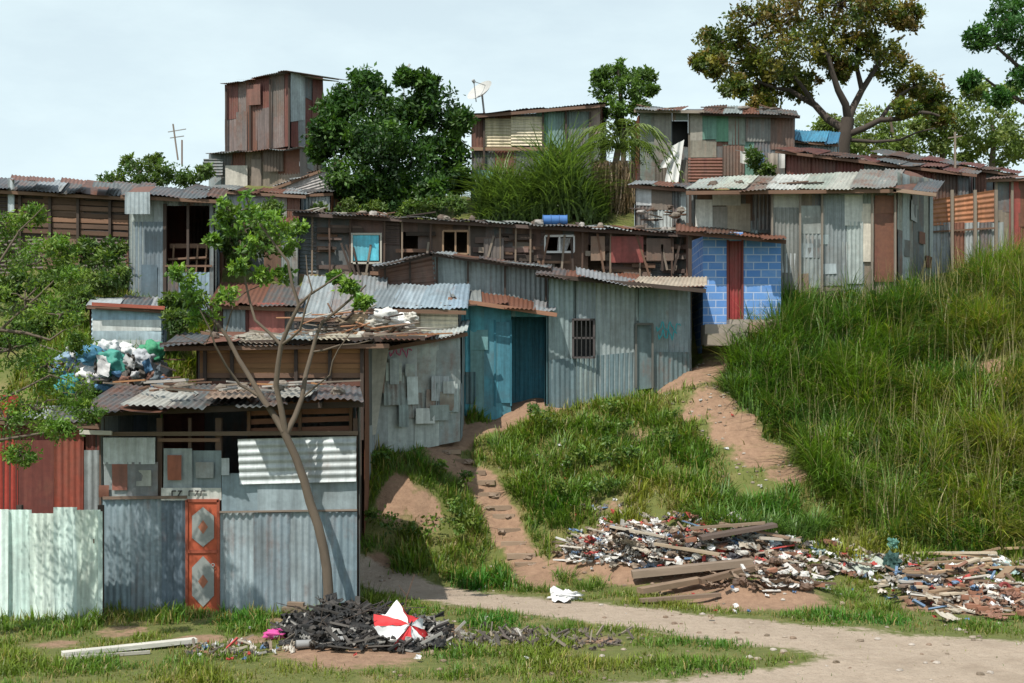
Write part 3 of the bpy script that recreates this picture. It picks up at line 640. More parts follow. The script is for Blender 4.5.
# ================= long brown row
d=35.
b=Bld('long_wooden_row_house'); mb=b.g('walls',M_TIN,True); fr=b.g('frame',M_WOOD)
A=xy(300,d);B=xy(700,d); L=B[0]-A[0]; s=lambda px:(px-300)/400*L; FOOT.append([A,B,(B[0],38.4),(A[0],38.4)])
yt=lambda px:212+(px-300)*.053
ops=[(s(a),s(c),Z(y1,d),Z(y0,d)) for a,y0,c,y1 in [(545,236,574,252),(400,232,418,262),(444,232,468,254),(588,245,606,270)]]
wall(mb,A,B,(6.3,6.3),(Z(214,d),Z(233,d)),dict(pal=[BK+(.1,),BR+(.1,),(.10,.07,.06,.2),(.15,.09,.075,.2),ZD],kinds='fffh',wr=(.4,1.0),tier=.6),ops=ops,cen=(0,37))
for a,c,st in ((A,(A[0],38.4),ST_D),(B,(B[0],38.4),ST_D),((A[0],38.4),(B[0],38.4),ST_D)): wall(mb,a,c,(6.3,7.5),(8.9,8.9),st,cen=(0,37))
for i in range(150):
    px=U(302,670); y=U(yt(px)+12,280); w=U(14,48)
    if any(a-4<px+w and px<c+4 and y0-3<y<y1+3 for a,y0,c,y1 in [(545,236,574,252),(353,234,381,263),(443,231,468,254)]): continue
    pb(fr,px,y,min(698,px+w),y+U(-.5,1.5),d-.06-.0015*i,.025,U(.07,.18),col(random.choice([BR,BK,(.17,.11,.09),(.13,.09,.075),(.22,.18,.15)])+(0,),.3)[:3])
for px in (312,330,350,384,402,430,470,500,515,530,582,610,640,672,697): pb(fr,px,285,px+U(-1,1),yt(px)+4,d-.33,.05,.05,random.choice([(.09,.055,.04),(.2,.15,.11)]))
for i in range(14):
    px=U(305,690); pb(fr,px,U(268,282),px+U(-16,16),U(232,250),d-.36,.04,.06,random.choice([BR,BG,BK]))
pan(mb,353,235,380,262,d,(.10,.46,.58,-.2),'f',.34); pb(fr,351,234,382,234,d-.36,.04,.06,(.4,.38,.33)); pb(fr,351,263,382,263,d-.36,.04,.06,(.4,.38,.33)); pb(fr,352,263,352,234,d-.36,.05,.06,(.4,.38,.33)); pb(fr,381,263,381,234,d-.36,.05,.06,(.4,.38,.33))
pan(mb,610,238,642,264,d,(.24,.06,.05,.0),'f',.36); pan(mb,645,240,672,262,d,(.19,.13,.10,.2),'f',.36); pan(mb,590,238,604,262,d,(.24,.15,.10,.2),'f',.36); pan(mb,484,240,504,268,d,(.12,.10,.09,.2),'v',.34); pan(mb,402,262,440,280,d,(.16,.11,.09,.3),'h',.34)
for (x0,y0,x1,y1,c) in ((545,236,574,252,(.55,.56,.55)),(443,231,468,254,(.28,.18,.11))):
    for a in ((x0,y0,x1,y0),(x0,y1,x1,y1)): pb(fr,*a,d-.34,.04,.06,c)
    for a in ((x0,y1,x0,y0),(x1,y1,x1,y0),((x0+x1)/2,y1,(x0+x1)/2,y0)): pb(fr,*a,d-.35,.05,.05,c)
pq(mb,[(557,252,d+.1),(566,252,d+.1),(572,238,d+.1),(558,238,d+.1)],(.6,.6,.62,0),'v')
rf=b.g('roof',M_TIN,True)
roof(rf,[W(292,212,34.4),W(712,235,34.4),W(690,231,38.6),W(300,212,38.6)],dict(pal=[ZD,ZN,RS,ZD]),jit=.4)
pb(fr,292,214,712,237,34.5,.05,.1,(.10,.07,.06))
clutter(fr,44,300,700,lambda p:yt(p)-1.5,34.6,35.4)
b.done()
bb=MB()
tube(bb,[W(555,220,35.2)+Vector((-.35,0,0)),W(555,220,35.2)+Vector((.35,0,0))],[.14,.14],(.05,.16,.42),12)
for sx in (-.35,-.12,.12,.35): torus(bb,W(555,220,35.2)+Vector((sx,0,0)),.145,.012,(.05,.14,.36),N=(1,0,0),a=14,b=5)
blob(bb,W(555,220,35.2)+Vector((-.35,0,0)),.02,.13,.13,(.05,.15,.4),nz=0,n=4); blob(bb,W(555,220,35.2)+Vector((.35,0,0)),.02,.13,.13,(.05,.15,.4),nz=0,n=4)
bb.make('plastic_barrel',M_PLAIN,True)
# ================= tower house on the hill
b=Bld('two_storey_rusty_tin_house'); mb=b.g('walls',M_TIN,True); fr=b.g('frame',M_WOOD)
P0=xy(226,44.6);P1=xy(290,43.);P2=xy(322,45.);P3=xy(258,47); cen=((P0[0]+P2[0])/2,45)
z0=Z(152,44)
stt=dict(pal=[(.16,.06,.048,.35),(.13,.045,.038,.3),(.17,.075,.055,.5),(.16,.13,.12,.3)],kinds='v',wr=(.4,.7),tier=.45)
wall(mb,P0,P1,(z0,z0),(Z(84,44.6),Z(72,43)),stt,cen=cen); wall(mb,P1,P2,(z0,z0),(Z(72,43),Z(76,45)),dict(pal=[ZD,RS,DR,ZN],kinds='v',wr=(.4,.6),tier=.4),cen=cen)
wall(mb,P2,P3,(z0,z0),(Z(76,45),Z(84,47)),stt,cen=cen); wall(mb,P3,P0,(z0,z0),(Z(84,47),Z(84,44.6)),stt,cen=cen)
pq(mb,[(289,122,42.9),(303,120,43.8),(302,74,43.8),(289,73,42.9)],(.40,.46,.47,.1),'v',.06)
pq(mb,[(248,106,43.9),(262,105,43.6),(262,84,43.6),(248,86,43.9)],(.18,.085,.065,.2),'f',.08)
rf=b.g('roof',M_TIN,True); roof(rf,[W(222,85,44.4),W(290,71,42.5),W(350,80,45),W(262,86,47.4)],ST_RFD,jit=.2)
Q=[xy(209,43.6),xy(300,42.4),xy(326,45.4),xy(240,46.5)]; FOOT.append(Q)
stl=dict(pal=[ZD,BG+(.2,),(.14,.1,.08,.3),RS,ZN],kinds='vf',wr=(.4,.8),tier=.5)
for i in range(4): wall(mb,Q[i],Q[(i+1)%4],(10.9,10.9),(Z(154,43.6),Z(150,43)),stl,cen=cen)
roof(rf,[W(205,154,43),W(302,148,41.8),W(330,150,45.6),W(238,155,46.8)],ST_RFD,jit=.3)
for px in (226,250,270,289): pb(fr,px,152,px,88-(px-226)*.2,44.5-(px-226)*.025-.1,.06,.06,BK)
pan(mb,226,166,248,190,43,(.46,.43,.38,.0),'f',.1); pan(mb,252,160,262,188,42.9,(.2,.16,.13,.2),'f',.1); pan(mb,264,150,284,172,42.6,(.12,.09,.07,.2),'v',.1)
pan(mb,205,160,224,176,43.2,ZD,'h',.2)
b.done()
b=shack('grey_lean_to_shed',[xy(276,40.5),xy(334,40.),xy(342,42),xy(290,42.6)],[9.6]*4,[Z(188,40.5),Z(166,40),Z(166,42),Z(184,42.6)],[dict(pal=[ZN,(.32,.31,.29,.2)],kinds='h',wr=(2.2,2.5),tier=0)]+[ST_Z]*3,ST_RF,over=(.15,.1,.1))
fr=b.g('frame'); pb(fr,338,208,338,160,39.8,.3,.12,(.24,.14,.08)); b.done()
b=shack('small_rusty_hut',[xy(282,38.6),xy(330,38.6),xy(334,40),xy(290,40)],[8.6]*4,[Z(196,38.6),Z(194,38.6),Z(192,40),Z(194,40)],[ST_Z]*4,ST_RFR,over=(.15,.1,.1)); b.done()
# ================= hill-top cream house
d=42.
b=shack('cream_tin_house',[xy(472,d),xy(600,d),xy(605,45.5),xy(478,45.5)],[9.9]*4,[Z(116,d),Z(106,d),Z(109,45.5),Z(119,45.5)],[dict(pal=[ZD,RS,GN,(.2,.15,.12,.3)],kinds='vf',wr=(.5,.9),tier=.6)]+[ST_R]*3,ST_RFD,over=(.4,.2,.2))
mb=b.g('walls'); fr=b.g('frame')
pan(mb,484,119,512,147,d,(.50,.43,.30,.15),'h',.06);pan(mb,511,117,542,146,d,(.58,.51,.38,.08),'h',.07); pan(mb,548,112,566,150,d,(.15,.24,.22,.1),'v',.06); pan(mb,566,112,590,150,d,(.13,.17,.16,.3),'v',.07); pan(mb,472,120,484,150,d,(.17,.08,.06,.5),'v',.06)
pb(fr,470,149,548,149,d-.12,.05,.12,(.24,.15,.1)); pb(fr,470,117,600,106,d-.4,.04,.1,(.14,.08,.055))
for x in (484,543,566,590): pb(fr,x,165,x,112,d-.14,.07,.07,BK)
b.done()
# ================= hill-top right house
d=42.
b=Bld('hilltop_patched_tin_house'); mb=b.g('walls',M_TIN,True); fr=b.g('frame',M_WOOD)
A=xy(640,d);B=xy(794,d); L=B[0]-A[0]; s=lambda px:(px-640)/154*L; FOOT.append([A,B,(B[0],45),(A[0],45)]); cen=(6,44)
wall(mb,A,B,(10,10),(Z(110,d),Z(114,d)),dict(pal=[ZD,GN,BG+(.2,),RS,(.17,.2,.18,.3)],kinds='fvf',wr=(.4,.8),tier=.7),ops=((s(672),s(688),Z(146,d),Z(121,d)),),cen=cen)
for a,c in ((A,(A[0],45)),(B,(B[0],45)),((A[0],45),(B[0],45))): wall(mb,a,c,(10,10),(13.6,13.6),ST_R,cen=cen)
for (x0,y0,x1,y1,c,k) in [(654,112,671,160,(.20,.19,.16,.2),'f'),(690,112,702,142,(.30,.28,.24,.15),'f'),(702,114,716,140,GN,'f'),(715,114,728,142,(.10,.24,.16,.0),'f'),(728,115,745,145,(.24,.28,.24,.2),'f'),(745,116,770,142,(.18,.18,.17,.3),'v'),(770,114,793,150,(.15,.10,.08,.4),'v'),(690,141,716,158,(.22,.2,.16,.3),'f'),(688,158,722,182,(.19,.07,.05,.5),'h'),(722,146,744,176,(.14,.1,.08,.4),'v'),(655,160,690,186,(.14,.12,.1,.3),'v')]:
    pan(mb,x0,y0,x1,y1,d,c,k,U(.05,.09))
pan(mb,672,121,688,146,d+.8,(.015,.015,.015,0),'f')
cl_=b.g('hanging_cloth',M_PLAIN,True)
for q in ([(664,184,d-.3),(678,184,d-.3),(684,140,d-.3),(672,146,d-.3)],[(658,168,d-.35),(668,168,d-.35),(680,152,d-.35),(670,150,d-.35)]):
    sheetq(cl_,*[W(*p) for p in q],(0,-1,0),(.72,.72,.7),'v',.25,.04,.05)
washing(cl_,735,786,150,d-.5,4,[(.35,.3,.25),(.12,.2,.35),(.6,.6,.58),(.35,.07,.07)])
rf=b.g('roof',M_TIN,True)
roof(rf,[W(634,110,41.5),W(704,111,41.5),W(710,109,45.2),W(645,107,45.2)],ST_RFD,jit=.2); roof(rf,[W(700,113,41.5),W(800,116,41.5),W(796,111,45.2),W(706,105,45.2)],ST_RFD,jit=.2)
pb(fr,634,111,704,112,41.6,.05,.1,(.26,.22,.18)); pb(fr,700,114,800,117,41.6,.05,.1,BK)
clutter(fr,12,640,790,lambda p:108,42,43)
b.done()
b=shack('blue_roofed_shed',[xy(792,44),xy(836,44),xy(838,46),xy(796,46)],[10]*4,[Z(140,44),Z(144,44),Z(134,46),Z(132,46)],[ST_Z]*4,dict(pal=[(.07,.28,.46,-.2)]),over=(.3,.1,.1)); b.done()
# ================= right shack with pale roof
b=Bld('right_hand_tin_shack'); mb=b.g('walls',M_TIN,True); fr=b.g('frame',M_WOOD); cen=(9,35)
FOOT.append([xy(772,32.8),xy(896,32.8),xy(932,35.5),xy(780,36)])
wall(mb,xy(686,33.8),xy(774,33.8),(7,7),(Z(188,33.8),Z(188,33.8)),dict(pal=[ZD,BG+(.2,),ZN,ZL,BR+(.1,)],kinds='fvf',wr=(.3,.5),tier=.8),cen=cen)
wall(mb,xy(772,32.8),xy(896,32.8),(5.9,6.1),(Z(189,32.8),Z(184,32.8)),dict(pal=[ZN,(.25,.28,.27,.2),ZD,BG+(.1,)],kinds='vf',wr=(.3,.5),tier=.6),cen=cen)
wall(mb,xy(896,32.8),xy(932,35.6),(6.1,6.9),(Z(172,32.8),Z(178,35.6)),dict(pal=[ZN,ZD,(.26,.28,.26,.3)],kinds='v',wr=(.35,.6),tier=.5),cen=cen)
wall(mb,xy(932,35.6),xy(790,36.5),(6.9,6.9),(9.7,9.8),ST_D,cen=cen); wall(mb,xy(774,32.8),xy(780,36.2),(6,6.6),(9.2,9.8),ST_D,cen=cen)
for (x0,y0,x1,y1,c,k) in [(695,200,712,232,(.62,.62,.58,.0),'f'),(712,192,740,206,(.5,.5,.45,.1),'f'),(726,204,750,232,(.40,.34,.26,.15),'f'),(752,192,772,230,(.2,.2,.2,.3),'v'),(712,207,727,231,(.3,.28,.25,.2),'f')]:
    pan(mb,x0,y0,x1,y1,33.8,c,k,U(.05,.09))
for (x0,y0,x1,y1,c,k) in [(772,208,800,290,(.19,.20,.19,.25),'v'),(800,230,822,288,(.24,.27,.27,.2),'v'),(799,206,824,234,(.32,.35,.34,.15),'f'),(820,195,846,286,(.22,.25,.26,.18),'v'),(846,222,862,284,(.32,.36,.35,.2),'v'),(844,195,862,226,(.46,.47,.44,.1),'f'),(861,204,873,262,(.60,.55,.47,.0),'f'),(873,200,896,282,(.18,.065,.045,.6),'f'),(874,196,895,214,(.22,.09,.05,.4),'f'),(773,190,800,209,(.40,.40,.36,.2),'f')]:
    pan(mb,x0,y0,x1,y1,32.8,c,k,U(.05,.09))
patches(mb,xy(774,32.8),xy(860,32.8),6.4,9,[ZN,ZD,BG+(.2,),ZL],9,cen=cen,smin=.2,smax=.5)
patches(mb,xy(898,33),xy(930,35.4),7,9.4,[ZN,ZD,RS,ZL],6,cen=cen,smin=.25,smax=.6)
for px in (772,800,822,872,895): pb(fr,px,292,px,190,32.6,.05,.07,(.2,.17,.14))
pb(fr,690,232,690,190,33.6,.07,.07,BK)
rf=b.g('roof',M_TIN,True)
roof(rf,[W(684,190,32.4),W(896,189,32.2),W(905,170,36),W(700,179,36)],dict(pal=[(.40,.45,.40,.2),(.35,.41,.36,.25),(.44,.46,.42,.15),(.25,.27,.25,.4)]),jit=.3,wr=(.7,.9),dk=1)
roof(rf,[W(888,189,32.2),W(936,194,32.6),W(944,184,36),W(903,170,36)],ST_RFD,jit=.2)
pb(fr,686,193,896,191,32.3,.05,.1,BR); pb(fr,893,190,936,195,32.3,.05,.1,(.26,.18,.13))
clutter(fr,14,700,890,lambda p:184,33.2,34)
b.done()
b=shack('dark_roofed_shack',[xy(786,38.6),xy(968,38.6),xy(975,42),xy(800,42)],[8.3]*4,[Z(152,38.6),Z(174,38.6),Z(170,42),Z(150,42)],[ST_D,ST_D,ST_D,ST_D],dict(pal=[BK+(.4,),DR,ZD]),over=(.4,.3,.2)); clutter(b.g('frame'),20,800,950,lambda p:152+(p-786)*.12,38.4,39); b.done()
b=shack('far_dark_shack',[xy(880,41.6),xy(1010,41.6),xy(1015,44.5),xy(890,44.5)],[8.3]*4,[Z(156,41.6),Z(174,41.6),Z(172,44.5),Z(153,44.5)],[ST_R]*4,dict(pal=[BK+(.4,),DR,ZD]),over=(.4,.3,.2)); b.done()
b=shack('dark_stilt_shack',[xy(636,36.5),xy(692,36.5),xy(696,39),xy(642,39)],[8]*4,[Z(186,36.5),Z(190,36.5),Z(186,39),Z(183,39)],[dict(pal=[ZD,ZL,BG+(.2,)],kinds='vf',wr=(.3,.6),tier=.6)]+[ST_Z]*3,ST_RFD,over=(.3,.2,.1)); clutter(b.g('frame'),16,636,692,lambda p:212+U(-6,8),35.6,36.2); b.done()
b=Bld('patched_tin_fence'); mb=b.g('sheets',M_TIN,True); fr=b.g('posts',M_WOOD)
pq(mb,[(932,226,36),(994,222,36.2),(995,190,36.2),(931,200,36)],(.42,.18,.09,.35),'h',.06,.16)
x=930
while x<996:
    w=U(10,17); pq(mb,[(x,276-(x-930)*.1,36),(x+w,275-(x-930)*.1,36),(x+w,222,36),(x,223,36)],col(random.choice([RS,(.26,.28,.29,.3),(.24,.08,.06,.35),ZN,ZD])),'v',U(0,.03)); x+=w-.5
for px in (931,952,975,996): pb(fr,px,276,px,190,35.9,.08,.08,BG)
pb(fr,930,232,996,228,35.92,.05,.05,BR); b.done()
b=shack('red_walled_shack',[xy(994,36.5),xy(1110,36.5),xy(1110,40),xy(1000,40)],[6.9]*4,[Z(180,36.5),Z(176,36.5),Z(174,40),Z(178,40)],[dict(pal=[RS,ZD,BG+(.2,),(.3,.06,.05,.2)],kinds='vf',wr=(.25,.5),tier=.7)]+[ST_R]*3,ST_RFD,over=(.4,.2,.1))
fr=b.g('frame')
for px in (996,1012,1030): pb(fr,px,262,px,182,36.35,.07,.07,BG)
b.done()
b=Bld('tv_antenna'); m=b.g('mast',M_PLAIN); pb(m,178,160,173,124,45,.05,.05,(.2,.16,.13)); pb(m,168,132,186,129,45,.03,.03,(.25,.25,.25)); pb(m,170,138,184,136,45,.03,.03,(.25,.25,.25)); pb(m,182,165,182,140,45,.05,.05,(.18,.12,.09)); b.done()
b=Bld('satellite_dish'); m=b.g('dish',M_PLAIN,True); c=W(482,94,42.6); ax=Vector((-.5,-.55,.65)).normalized(); s_=ax.cross(Vector((0,0,1))).normalized(); u_=s_.cross(ax)
v=[];f=[]
for i in range(6):
    for k in range(20):
        r=.5*i/5+.01; a=k*math.pi/10; v.append(c+(s_*math.cos(a)+u_*math.sin(a))*r+ax*(r*r*.7))
for i in range(5):
    for k in range(20): f.append([i*20+k,i*20+(k+1)%20,(i+1)*20+(k+1)%20,(i+1)*20+k])
m.add(v,f,(.5,.5,.48)); m2=b.g('mount',M_PLAIN); beam(m2,c,c+Vector((.1,.1,-.9)),.05,.05,(.3,.3,.3)); beam(m2,c-u_*.45,c+ax*.55,.025,.025,(.3,.3,.3)); beam(m2,c+u_*.45,c+ax*.55,.02,.02,(.3,.3,.3)); beam(m2,c+ax*.5,c+ax*.62,.08,.08,(.35,.35,.35)); b.done()
b=Bld('roof_aerial'); m=b.g('mast',M_PLAIN); pb(m,398,80,410,64,41,.06,.06,(.5,.5,.5)); pb(m,404,74,404,110,41,.03,.03,(.3,.3,.3)); b.done()
b=Bld('wooden_post'); m=b.g('post',M_WOOD); pb(m,955,170,955,132,41,.06,.06,BG); pb(m,948,138,962,136,41,.04,.04,BG); b.done()

# ------------------------------------------------------------------ ground sheet
for fpoly in FOOT: EX[inpoly(GX,GY,fpoly)]=1
def poly(pts): return [(g.x,g.y) for g in (G(*p) for p in pts)]
tall=poly([(732,348),(800,296),(900,288),(1024,262),(1080,262),(1090,400),(1060,552),(900,552),(845,528),(815,490),(800,452),(775,428),(745,402),(728,376)])
RMg=np.maximum(RM,EX*.9); RMg=np.maximum(RMg,inpoly(GX,GY,tall)*.42)
C=np.stack([RMg,PM,EX,np.ones_like(RM)],-1).reshape(-1,4)
ground=mesh_quads('ground',np.stack([GX,GY,HH],-1).reshape(-1,3),gridfaces(len(xs)-1,len(ys)-1),C,None,M_GROUND,True)

# ------------------------------------------------------------------ vegetation
def blades(mb,P,L,Wd,az,lean,C,segs=3):
    n=len(P); dr=np.stack([np.cos(az),np.sin(az),np.zeros(n)],1); fa=az+np.pi/2+rng.uniform(-.6,.6,n)
    sd=np.stack([np.cos(fa),np.sin(fa),np.zeros(n)],1); up=np.array([0,0,1.])
    V=np.zeros((n,segs+1,2,3)); CC=np.ones((n,segs+1,2,4))
    for k in range(segs+1):
        t=k/segs; pos=P+up*(L*(t-.55*lean*t*t))[:,None]+dr*(L*lean*(.15*t+.75*t*t))[:,None]
        w=Wd*(1-t*.93)**.8
        V[:,k,0]=pos-sd*w[:,None]/2; V[:,k,1]=pos+sd*w[:,None]/2
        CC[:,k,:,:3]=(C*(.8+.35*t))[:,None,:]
    base=np.arange(n)[:,None]*(segs+1)*2; fs=[]
    for k in range(segs): fs.append(np.stack([base[:,0]+2*k,base[:,0]+2*k+1,base[:,0]+2*k+3,base[:,0]+2*k+2],1))
    mb.add(V.reshape(-1,3),np.concatenate(fs),CC.reshape(-1,4),V.reshape(-1,3))
def leaves(mb,P,S,C,wd=.45,droop=0.):
    n=len(P); a=rng.normal(size=(n,3)); a[:,2]-=droop; a/=np.linalg.norm(a,axis=1)[:,None]
    r=rng.normal(size=(n,3))*.7; r[:,2]+=.6; b=np.cross(a,r); b/=np.linalg.norm(b,axis=1)[:,None]+1e-6
    S=S[:,None]; nn=np.cross(a,b)
    V=np.stack([P,P+a*S*.5+b*S*wd*.5+nn*S*.08,P+a*S,P+a*S*.5-b*S*wd*.5+nn*S*.08],1)
    CC=np.ones((n,4,4)); CC[:,:,:3]=C[:,None,:]
    mb.add(V.reshape(-1,3),np.arange(n*4).reshape(-1,4),CC.reshape(-1,4),V.reshape(-1,3))
def crown(lm,bm,lobes,nsub,nleaf,size,cols,bark=(.10,.075,.05),wd=.45,sub=.36,twig=True,droop=0.,inner=.45):
    for c,r in lobes:
        c=Vector(c)
        for k in range(nsub):
            dv=Vector(rng.normal(size=3)).normalized(); dv.z*=.8; rr=r*U(inner,1.0); sc=c+dv*rr; sr=r*sub*U(.6,1.25)
            n=int(nleaf*U(.6,1.3)); P=np.array(sc)+rng.normal(size=(n,3))*sr*.5*np.array([1,1,.7])
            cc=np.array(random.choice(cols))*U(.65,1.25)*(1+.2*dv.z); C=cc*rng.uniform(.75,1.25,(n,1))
            leaves(lm,P,size*rng.uniform(.6,1.3,n),C,wd,droop)
            if twig and R()<.4:
                m=(c+sc)/2+Vector((U(-.1,.1),U(-.1,.1),U(-.05,.15)))*r; tube(bm,[c,m,sc],[.02*r+.008,.014*r+.006,.005],bark,4)
def limb(bm,pp,r0,r1,colr,d=None,sides=8,j=.03):
    pts=[W(*p) if d is None else W(p[0],p[1],d+(p[2] if len(p)>2 else 0)) for p in pp]
    out=[]
    for a,b_ in zip(pts[:-1],pts[1:]): out+=[a,(a+b_)/2+Vector((U(-j,j),U(-j,j),U(-j,j)))]
    out.append(pts[-1]); n=len(out)
    tube(bm,out,[r0+(r1-r0)*i/(n-1) for i in range(n)],colr,sides)
def PXR(r,d): return r/F*d
b=Bld('young_street_tree'); bm=b.g('trunk',M_BARK,True); lm=b.g('foliage',M_LEAF)
BKC=(.11,.085,.062); d=19.3
limb(bm,[(329,625),(328,612),(327,570),(318,525),(304,480),(284,432)],.095,.065,BKC,d,10)
tube(bm,[W(329,626,d),W(328,612,d)],[.17,.10],BKC,10)
limb(bm,[(284,432),(262,398,.1),(238,358,.3),(216,322,.4),(190,300,.5)],.06,.015,BKC,d)
limb(bm,[(286,436),(276,385,-.1),(281,345,-.2),(299,305,-.3),(288,262,-.3),(258,222,-.2)],.055,.014,BKC,d)
limb(bm,[(286,434),(302,398,.2),(312,352,.4),(322,322,.4),(352,298,.5),(366,285,.5)],.05,.012,BKC,d)
limb(bm,[(262,398,.1),(240,385,.2),(215,345,-.2),(200,310,-.3)],.03,.01,BKC,d)
limb(bm,[(281,345,-.2),(255,320,-.1),(245,280,0),(240,240,.1)],.03,.01,BKC,d)
limb(bm,[(299,305,-.3),(325,285,-.4),(345,272,-.5)],.025,.008,BKC,d)
limb(bm,[(312,352,.4),(340,345,.3),(372,340,.3)],.02,.008,BKC,d)
limb(bm,[(281,345,-.2),(300,330,-.4),(312,290,-.5),(306,255,-.4)],.025,.008,BKC,d)
limb(bm,[(238,358,.3),(225,335,.5),(235,300,.6),(262,285,.6)],.02,.008,BKC,d)
limb(bm,[(302,398,.2),(330,375,.1),(338,350,.0),(360,320,-.1)],.018,.006,BKC,d); limb(bm,[(216,322,.4),(205,345,.3),(180,335,.2)],.015,.005,BKC,d)
lobes=[(W(px,py,d+U(-.4,.5)),PXR(r,d)) for px,py,r in [(188,288,19),(208,308,17),(228,296,12),(178,275,12),(196,320,10),(350,288,12),(362,302,8),(250,208,18),(232,225,16),(275,225,18),(292,248,14),(250,245,14),(225,208,14),(298,228,10),(262,275,10),(285,275,10),(240,265,10),(335,278,8),(215,240,8)]]
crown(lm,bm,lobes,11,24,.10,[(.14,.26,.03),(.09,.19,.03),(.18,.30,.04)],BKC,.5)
b.done()
b=Bld('roadside_tree'); bm=b.g('trunk',M_BARK,True); lm=b.g('foliage',M_LEAF); d=17.2
limb(bm,[(-70,665),(-75,560),(-60,450),(-45,380)],.16,.09,BKC,d,10)
for pp in ([(-50,400),(0,330,.2),(45,290,.3),(70,262,.4)],[(-48,390),(-20,300,-.2),(20,230,0),(45,205,0)],[(-55,430),(0,400,.3),(50,375,.4),(90,390,.5)],[(-60,460),(0,440,-.2),(60,430,-.1),(95,425,0)],[(0,330,.2),(50,340,.2),(80,325,.3)]): limb(bm,pp,.03,.005,BKC,d)
lobes=[(W(px,py,d+U(-.6,.8)),PXR(r,d)) for px,py,r in [(10,250,30),(45,258,26),(70,280,18),(25,300,32),(60,315,24),(10,350,34),(48,365,30),(78,342,14),(75,395,22),(35,410,30),(5,420,30),(88,412,13),(60,430,16),(20,455,16),(35,215,14),(5,225,20),(62,250,16),(-30,300,50),(-40,400,50)]]
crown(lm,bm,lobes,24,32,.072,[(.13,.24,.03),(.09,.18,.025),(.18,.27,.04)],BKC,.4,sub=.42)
b.done()
b=Bld('dense_green_tree'); bm=b.g('trunk',M_BARK,True); lm=b.g('foliage',M_LEAF); d=40
BKD=(.07,.055,.04)
limb(bm,[(395,215),(392,180),(398,140),(390,100)],.18,.06,BKD,d+.5); limb(bm,[(395,185),(360,150),(345,125)],.1,.03,BKD,d+.5); limb(bm,[(395,180),(430,150),(445,120)],.1,.03,BKD,d+.5)
lobes=[(W(px,py,d+U(-.8,.5)),PXR(r,d)) for px,py,r in [(390,112,40),(345,140,34),(432,112,34),(338,108,24),(400,160,42),(442,155,30),(368,90,22),(425,82,13),(352,180,26),(400,195,24),(325,130,16),(460,122,14),(455,180,18),(380,140,36),(430,190,22),(375,190,24),(318,150,12),(405,78,10)]]
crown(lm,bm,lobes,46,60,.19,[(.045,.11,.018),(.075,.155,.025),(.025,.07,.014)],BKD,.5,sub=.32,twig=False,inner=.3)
b.done()
b=Bld('spreading_tree'); bm=b.g('trunk',M_BARK,True); lm=b.g('foliage',M_LEAF); d=47; BK2=(.055,.042,.033)
limb(bm,[(838,168),(842,145),(848,118)],.36,.25,BK2,d,10,.08)
for pp,r0,r1 in (([(845,130),(815,105,.5),(790,90,.8),(755,80,1)],.17,.04),([(848,120),(838,90,-.5),(828,55,-.8),(800,30,-1)],.17,.04),([(848,120),(862,90,.5),(880,60,.8),(905,35,1)],.16,.04),([(846,135),(880,120,-.5),(920,112,-1),(945,118,-1)],.14,.04),([(815,105,.5),(790,70,0),(750,45,-.4)],.1,.03),([(862,90,.5),(858,50,1),(862,10,1)],.11,.03),([(880,120,-.5),(900,95,0),(925,85,0)],.09,.03),([(842,150),(800,135,-1),(775,118,-1.5)],.08,.02),([(850,140),(900,140,-.6),(935,128,-1)],.08,.02)): limb(bm,pp,r0,r1,BK2,d,8,.12)
lobes=[(W(px,py,d+U(-1.8,1.8)),PXR(r,d)) for px,py,r in [(722,42,24),(755,25,30),(795,12,34),(840,5,32),(875,8,28),(905,18,16),(712,64,18),(745,62,30),(785,52,32),(768,92,22),(800,85,20),(825,42,28),(862,45,22),(890,62,24),(915,85,22),(935,102,18),(905,108,12),(942,118,10),(762,108,14),(735,88,14),(700,60,8),(770,70,26),(840,70,14),(805,-15,40),(860,-20,40)]]
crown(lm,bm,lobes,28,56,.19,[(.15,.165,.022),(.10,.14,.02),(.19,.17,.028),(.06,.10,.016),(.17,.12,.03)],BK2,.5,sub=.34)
b.done()
b=Bld('right_edge_tree'); bm=b.g('trunk',M_BARK,True); lm=b.g('foliage',M_LEAF); d=50
limb(bm,[(1040,175),(1038,100),(1030,50)],.3,.1,BK2,d); limb(bm,[(1038,110),(1000,90),(975,70)],.1,.03,BK2,d); limb(bm,[(1034,80),(1000,50),(980,30)],.1,.03,BK2,d)
lobes=[(W(px,py,d+U(-1,1)),PXR(r,d)) for px,py,r in [(1000,25,24),(1020,40,26),(980,38,14),(1010,10,20),(1022,75,14),(970,80,10),(1000,98,12),(1050,30,45),(1060,90,40)]]
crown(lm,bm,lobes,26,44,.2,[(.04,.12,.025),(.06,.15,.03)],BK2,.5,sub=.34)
b.done()
b=Bld('background_trees'); bm=b.g('trunks',M_BARK,True); lm=b.g('foliage',M_LEAF); d=62
for px in (835,890,940,990,1035): limb(bm,[(px,190),(px+4,140),(px,115)],.2,.05,BKC,d)
lobes=[(W(px,py,d+U(-3,3)),PXR(r,d)) for px,py,r in [(830,128,16),(870,125,22),(900,135,24),(860,145,20),(935,140,22),(965,115,26),(990,130,28),(1020,120,30),(1000,150,25),(960,150,20),(1060,120,35),(820,140,12),(975,90,14),(1010,95,12),(900,150,20),(930,120,18),(1030,150,25)]]
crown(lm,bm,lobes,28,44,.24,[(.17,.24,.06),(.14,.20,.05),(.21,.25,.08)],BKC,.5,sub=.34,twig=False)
b.done()
b=Bld('ridge_shrubs'); bm=b.g('stems',M_BARK,True); lm=b.g('foliage',M_LEAF)
